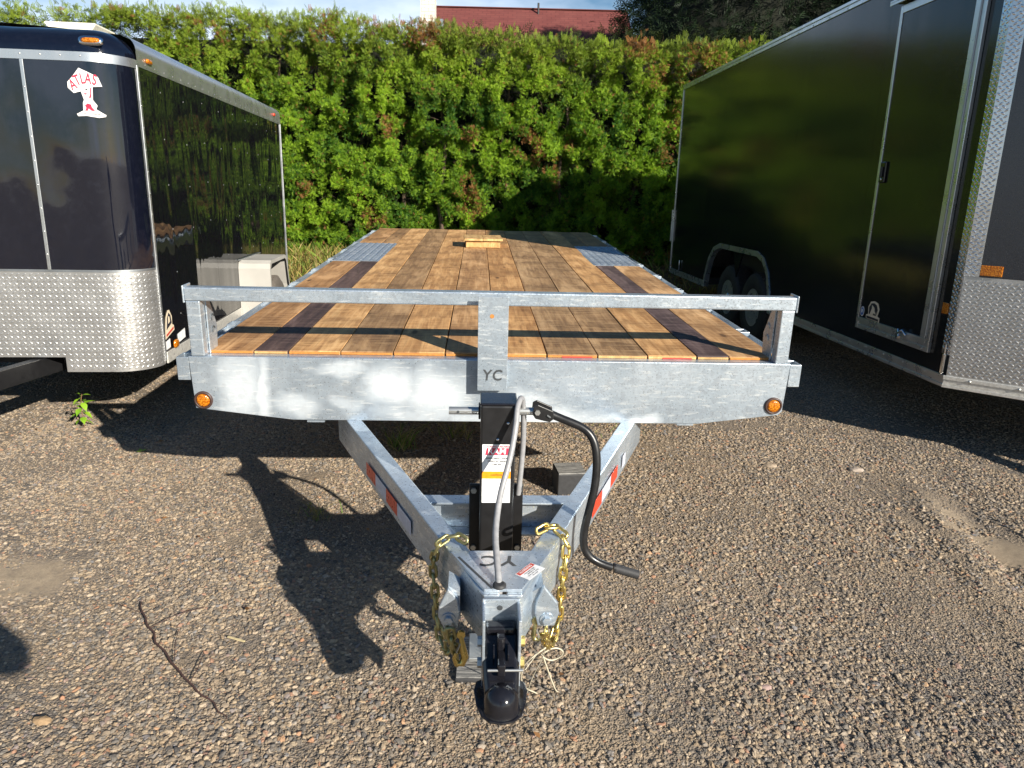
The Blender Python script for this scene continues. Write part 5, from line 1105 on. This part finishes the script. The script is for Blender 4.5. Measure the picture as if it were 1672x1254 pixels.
def stones():
    k = 0
    spec = [(1.50, 3.95, .034, (.32, .25, .18), 'flat tan stone left of two, below the shadow of the tall trailer'), (1.98, 3.92, .034, (.34, .28, .23), 'flat pinkish stone nearest the shadow of the tall trailer'), (.82, 1.98, .022, (.36, .25, .22), 'pink angular stone in the gravel right of the coupler'), (-1.32, 1.76, .022, (.30, .20, .11), 'orange tan stone near the lower left corner')]
    for x, y, r, c, lab in spec:
        me = MB(); bm = bmesh.new(); bmesh.ops.create_icosphere(bm, subdivisions=2, radius=1)
        for v in bm.verts: v.co += Vector([mn.noise(v.co * 1.3 + Vector((k * 5, i * 7, 3))) * .35 for i in range(3)]); v.co = Vector((v.co.x * r * 1.2, v.co.y * r * .8, v.co.z * r * .4))
        m = bpy.data.meshes.new('stone'); bm.to_mesh(m); bm.free(); m.materials.append(flat('stone_%d' % k, c, .85)); o = link('stone', m); o.location = (x, y, .008); tag(o, lab, 'stone', 'larger stones in the gravel'); k += 1
stones()

# ------------------------------------------------------------------ the person taking the picture (only the shadow of an elbow and hip falls into view)
def person():
    T = tag(empty('person', (-.05, -.37, 0)), 'person in dark jacket holding up a phone, whose shadow falls at the left edge', 'person')
    J = {'pelvis': (0, 0, .95, .135, .10), 'belly': (0, 0, 1.10, .125, .10), 'chest': (0, .0, 1.30, .155, .105), 'neck': (0, .0, 1.47, .06, .06), 'head0': (0, .02, 1.55, .062, .07), 'head1': (0, .03, 1.64, .082, .098), 'head2': (0, .025, 1.71, .07, .085),
         'hipl': (-.10, 0, .90, .09, .095), 'kneel': (-.12, .03, .49, .058, .06), 'ankl': (-.13, 0, .09, .04, .045), 'toel': (-.14, .15, .04, .04, .03),
         'hipr': (.10, 0, .90, .09, .095), 'kneer': (.12, .03, .49, .058, .06), 'ankr': (.13, 0, .09, .04, .045), 'toer': (.14, .15, .04, .04, .03),
         'shl': (-.19, 0, 1.40, .062, .06), 'ell': (-.33, .14, 1.22, .046, .046), 'wrl': (-.11, .19, 1.40, .028, .028), 'pal': (-.08, .225, 1.45, .032, .018),
         'shr': (.19, 0, 1.40, .062, .06), 'elr': (.37, .17, 1.22, .066, .066), 'wrr': (.14, .19, 1.40, .028, .028), 'par': (.08, .225, 1.45, .032, .018)}
    E_ = [('pelvis', 'belly'), ('belly', 'chest'), ('chest', 'neck'), ('neck', 'head0'), ('head0', 'head1'), ('head1', 'head2'), ('pelvis', 'hipl'), ('hipl', 'kneel'), ('kneel', 'ankl'), ('ankl', 'toel'), ('pelvis', 'hipr'), ('hipr', 'kneer'), ('kneer', 'ankr'), ('ankr', 'toer'), ('chest', 'shl'), ('shl', 'ell'), ('ell', 'wrl'), ('wrl', 'pal'), ('chest', 'shr'), ('shr', 'elr'), ('elr', 'wrr'), ('wrr', 'par')]
    for sd, sg in (('pal', -1), ('par', 1)):
        px, py, pz = J[sd][:3]
        for k in range(4):
            a = (px - sg * .008, py + .018, pz + .026 - k * .017); J[sd + 'a%d' % k] = (*a, .0085, .0085); J[sd + 'b%d' % k] = (a[0] - sg * .022, a[1] + .012, a[2] + .003, .0078, .0078); J[sd + 'c%d' % k] = (a[0] - sg * .036 + .002 * k * sg, a[1] + .002, a[2] + .004, .0065, .0065)
            E_ += [(sd, sd + 'a%d' % k), (sd + 'a%d' % k, sd + 'b%d' % k), (sd + 'b%d' % k, sd + 'c%d' % k)]
        J[sd + 't'] = (px - sg * .010, py - .018, pz + .012, .010, .010); J[sd + 'u'] = (px - sg * .034, py - .018, pz + .022, .008, .008); E_ += [(sd, sd + 't'), (sd + 't', sd + 'u')]
    keys = list(J); me = bpy.data.meshes.new('body'); me.from_pydata([J[k][:3] for k in keys], [(keys.index(a), keys.index(b)) for a, b in E_], [])
    o = link('body', me, T); sk = o.modifiers.new('skin', 'SKIN'); sk.use_smooth_shade = True
    for i, k in enumerate(keys): me.skin_vertices[0].data[i].radius = J[k][3:5]
    me.skin_vertices[0].data[0].use_root = True
    o.modifiers.new('sub', 'SUBSURF').levels = 1
    bpy.context.view_layer.update(); dg = bpy.context.evaluated_depsgraph_get(); m2 = bpy.data.meshes.new_from_object(o.evaluated_get(dg)); o.modifiers.clear(); o.data = m2; m2.name = 'body'
    for mt in ('cloth_dark', 'cloth_blue', 'skin', 'hair'): m2.materials.append(MATS[mt])
    for p in m2.polygons:
        c = p.center; hand = math.hypot(c.x, c.y - .23) < .15 and c.y > .18 and c.z > 1.38
        p.material_index = 2 if (c.z > 1.47 and abs(c.x) < .13 and c.y < .2) or hand else (1 if .93 > c.z > .10 else 0); p.use_smooth = True
        if c.z > 1.66 and c.y < .2 or (c.z > 1.54 and c.y < -.02 and abs(c.x) < .12): p.material_index = 3
    for sg in (-1, 1):
        MB().lathe([(.0001, .010), (.008, .007), (.0115, 0)], (sg * .030, .108, 1.645), 'y', 12).build('eye', 'label_white', T); MB().lathe([(.004, 0), (.012, .004), (.0001, .006)], (sg * .086, .02, 1.63), (Vector((sg, 0, 0)), Vector((0, 1, 0)), Vector((0, 0, 2.2))), 12).build('ear', 'skin', T)
    MB().prism([(.115, 1.655), (.135, 1.612), (.110, 1.605)], -.012, .012, 'x').build('nose', 'skin', T, .004); MB().tube([(-.022, .112, 1.575), (0, .118, 1.573), (.022, .112, 1.575)], .004, 6).build('mouth', 'chip_red', T)
    ph = MB().box(-.075, .075, -.005, .003, -.037, .037).build('phone', 'phone'); ph.location = (-.02, -.045, 1.475); tag(ph, 'black phone held sideways in both hands of the person', 'phone')
person()
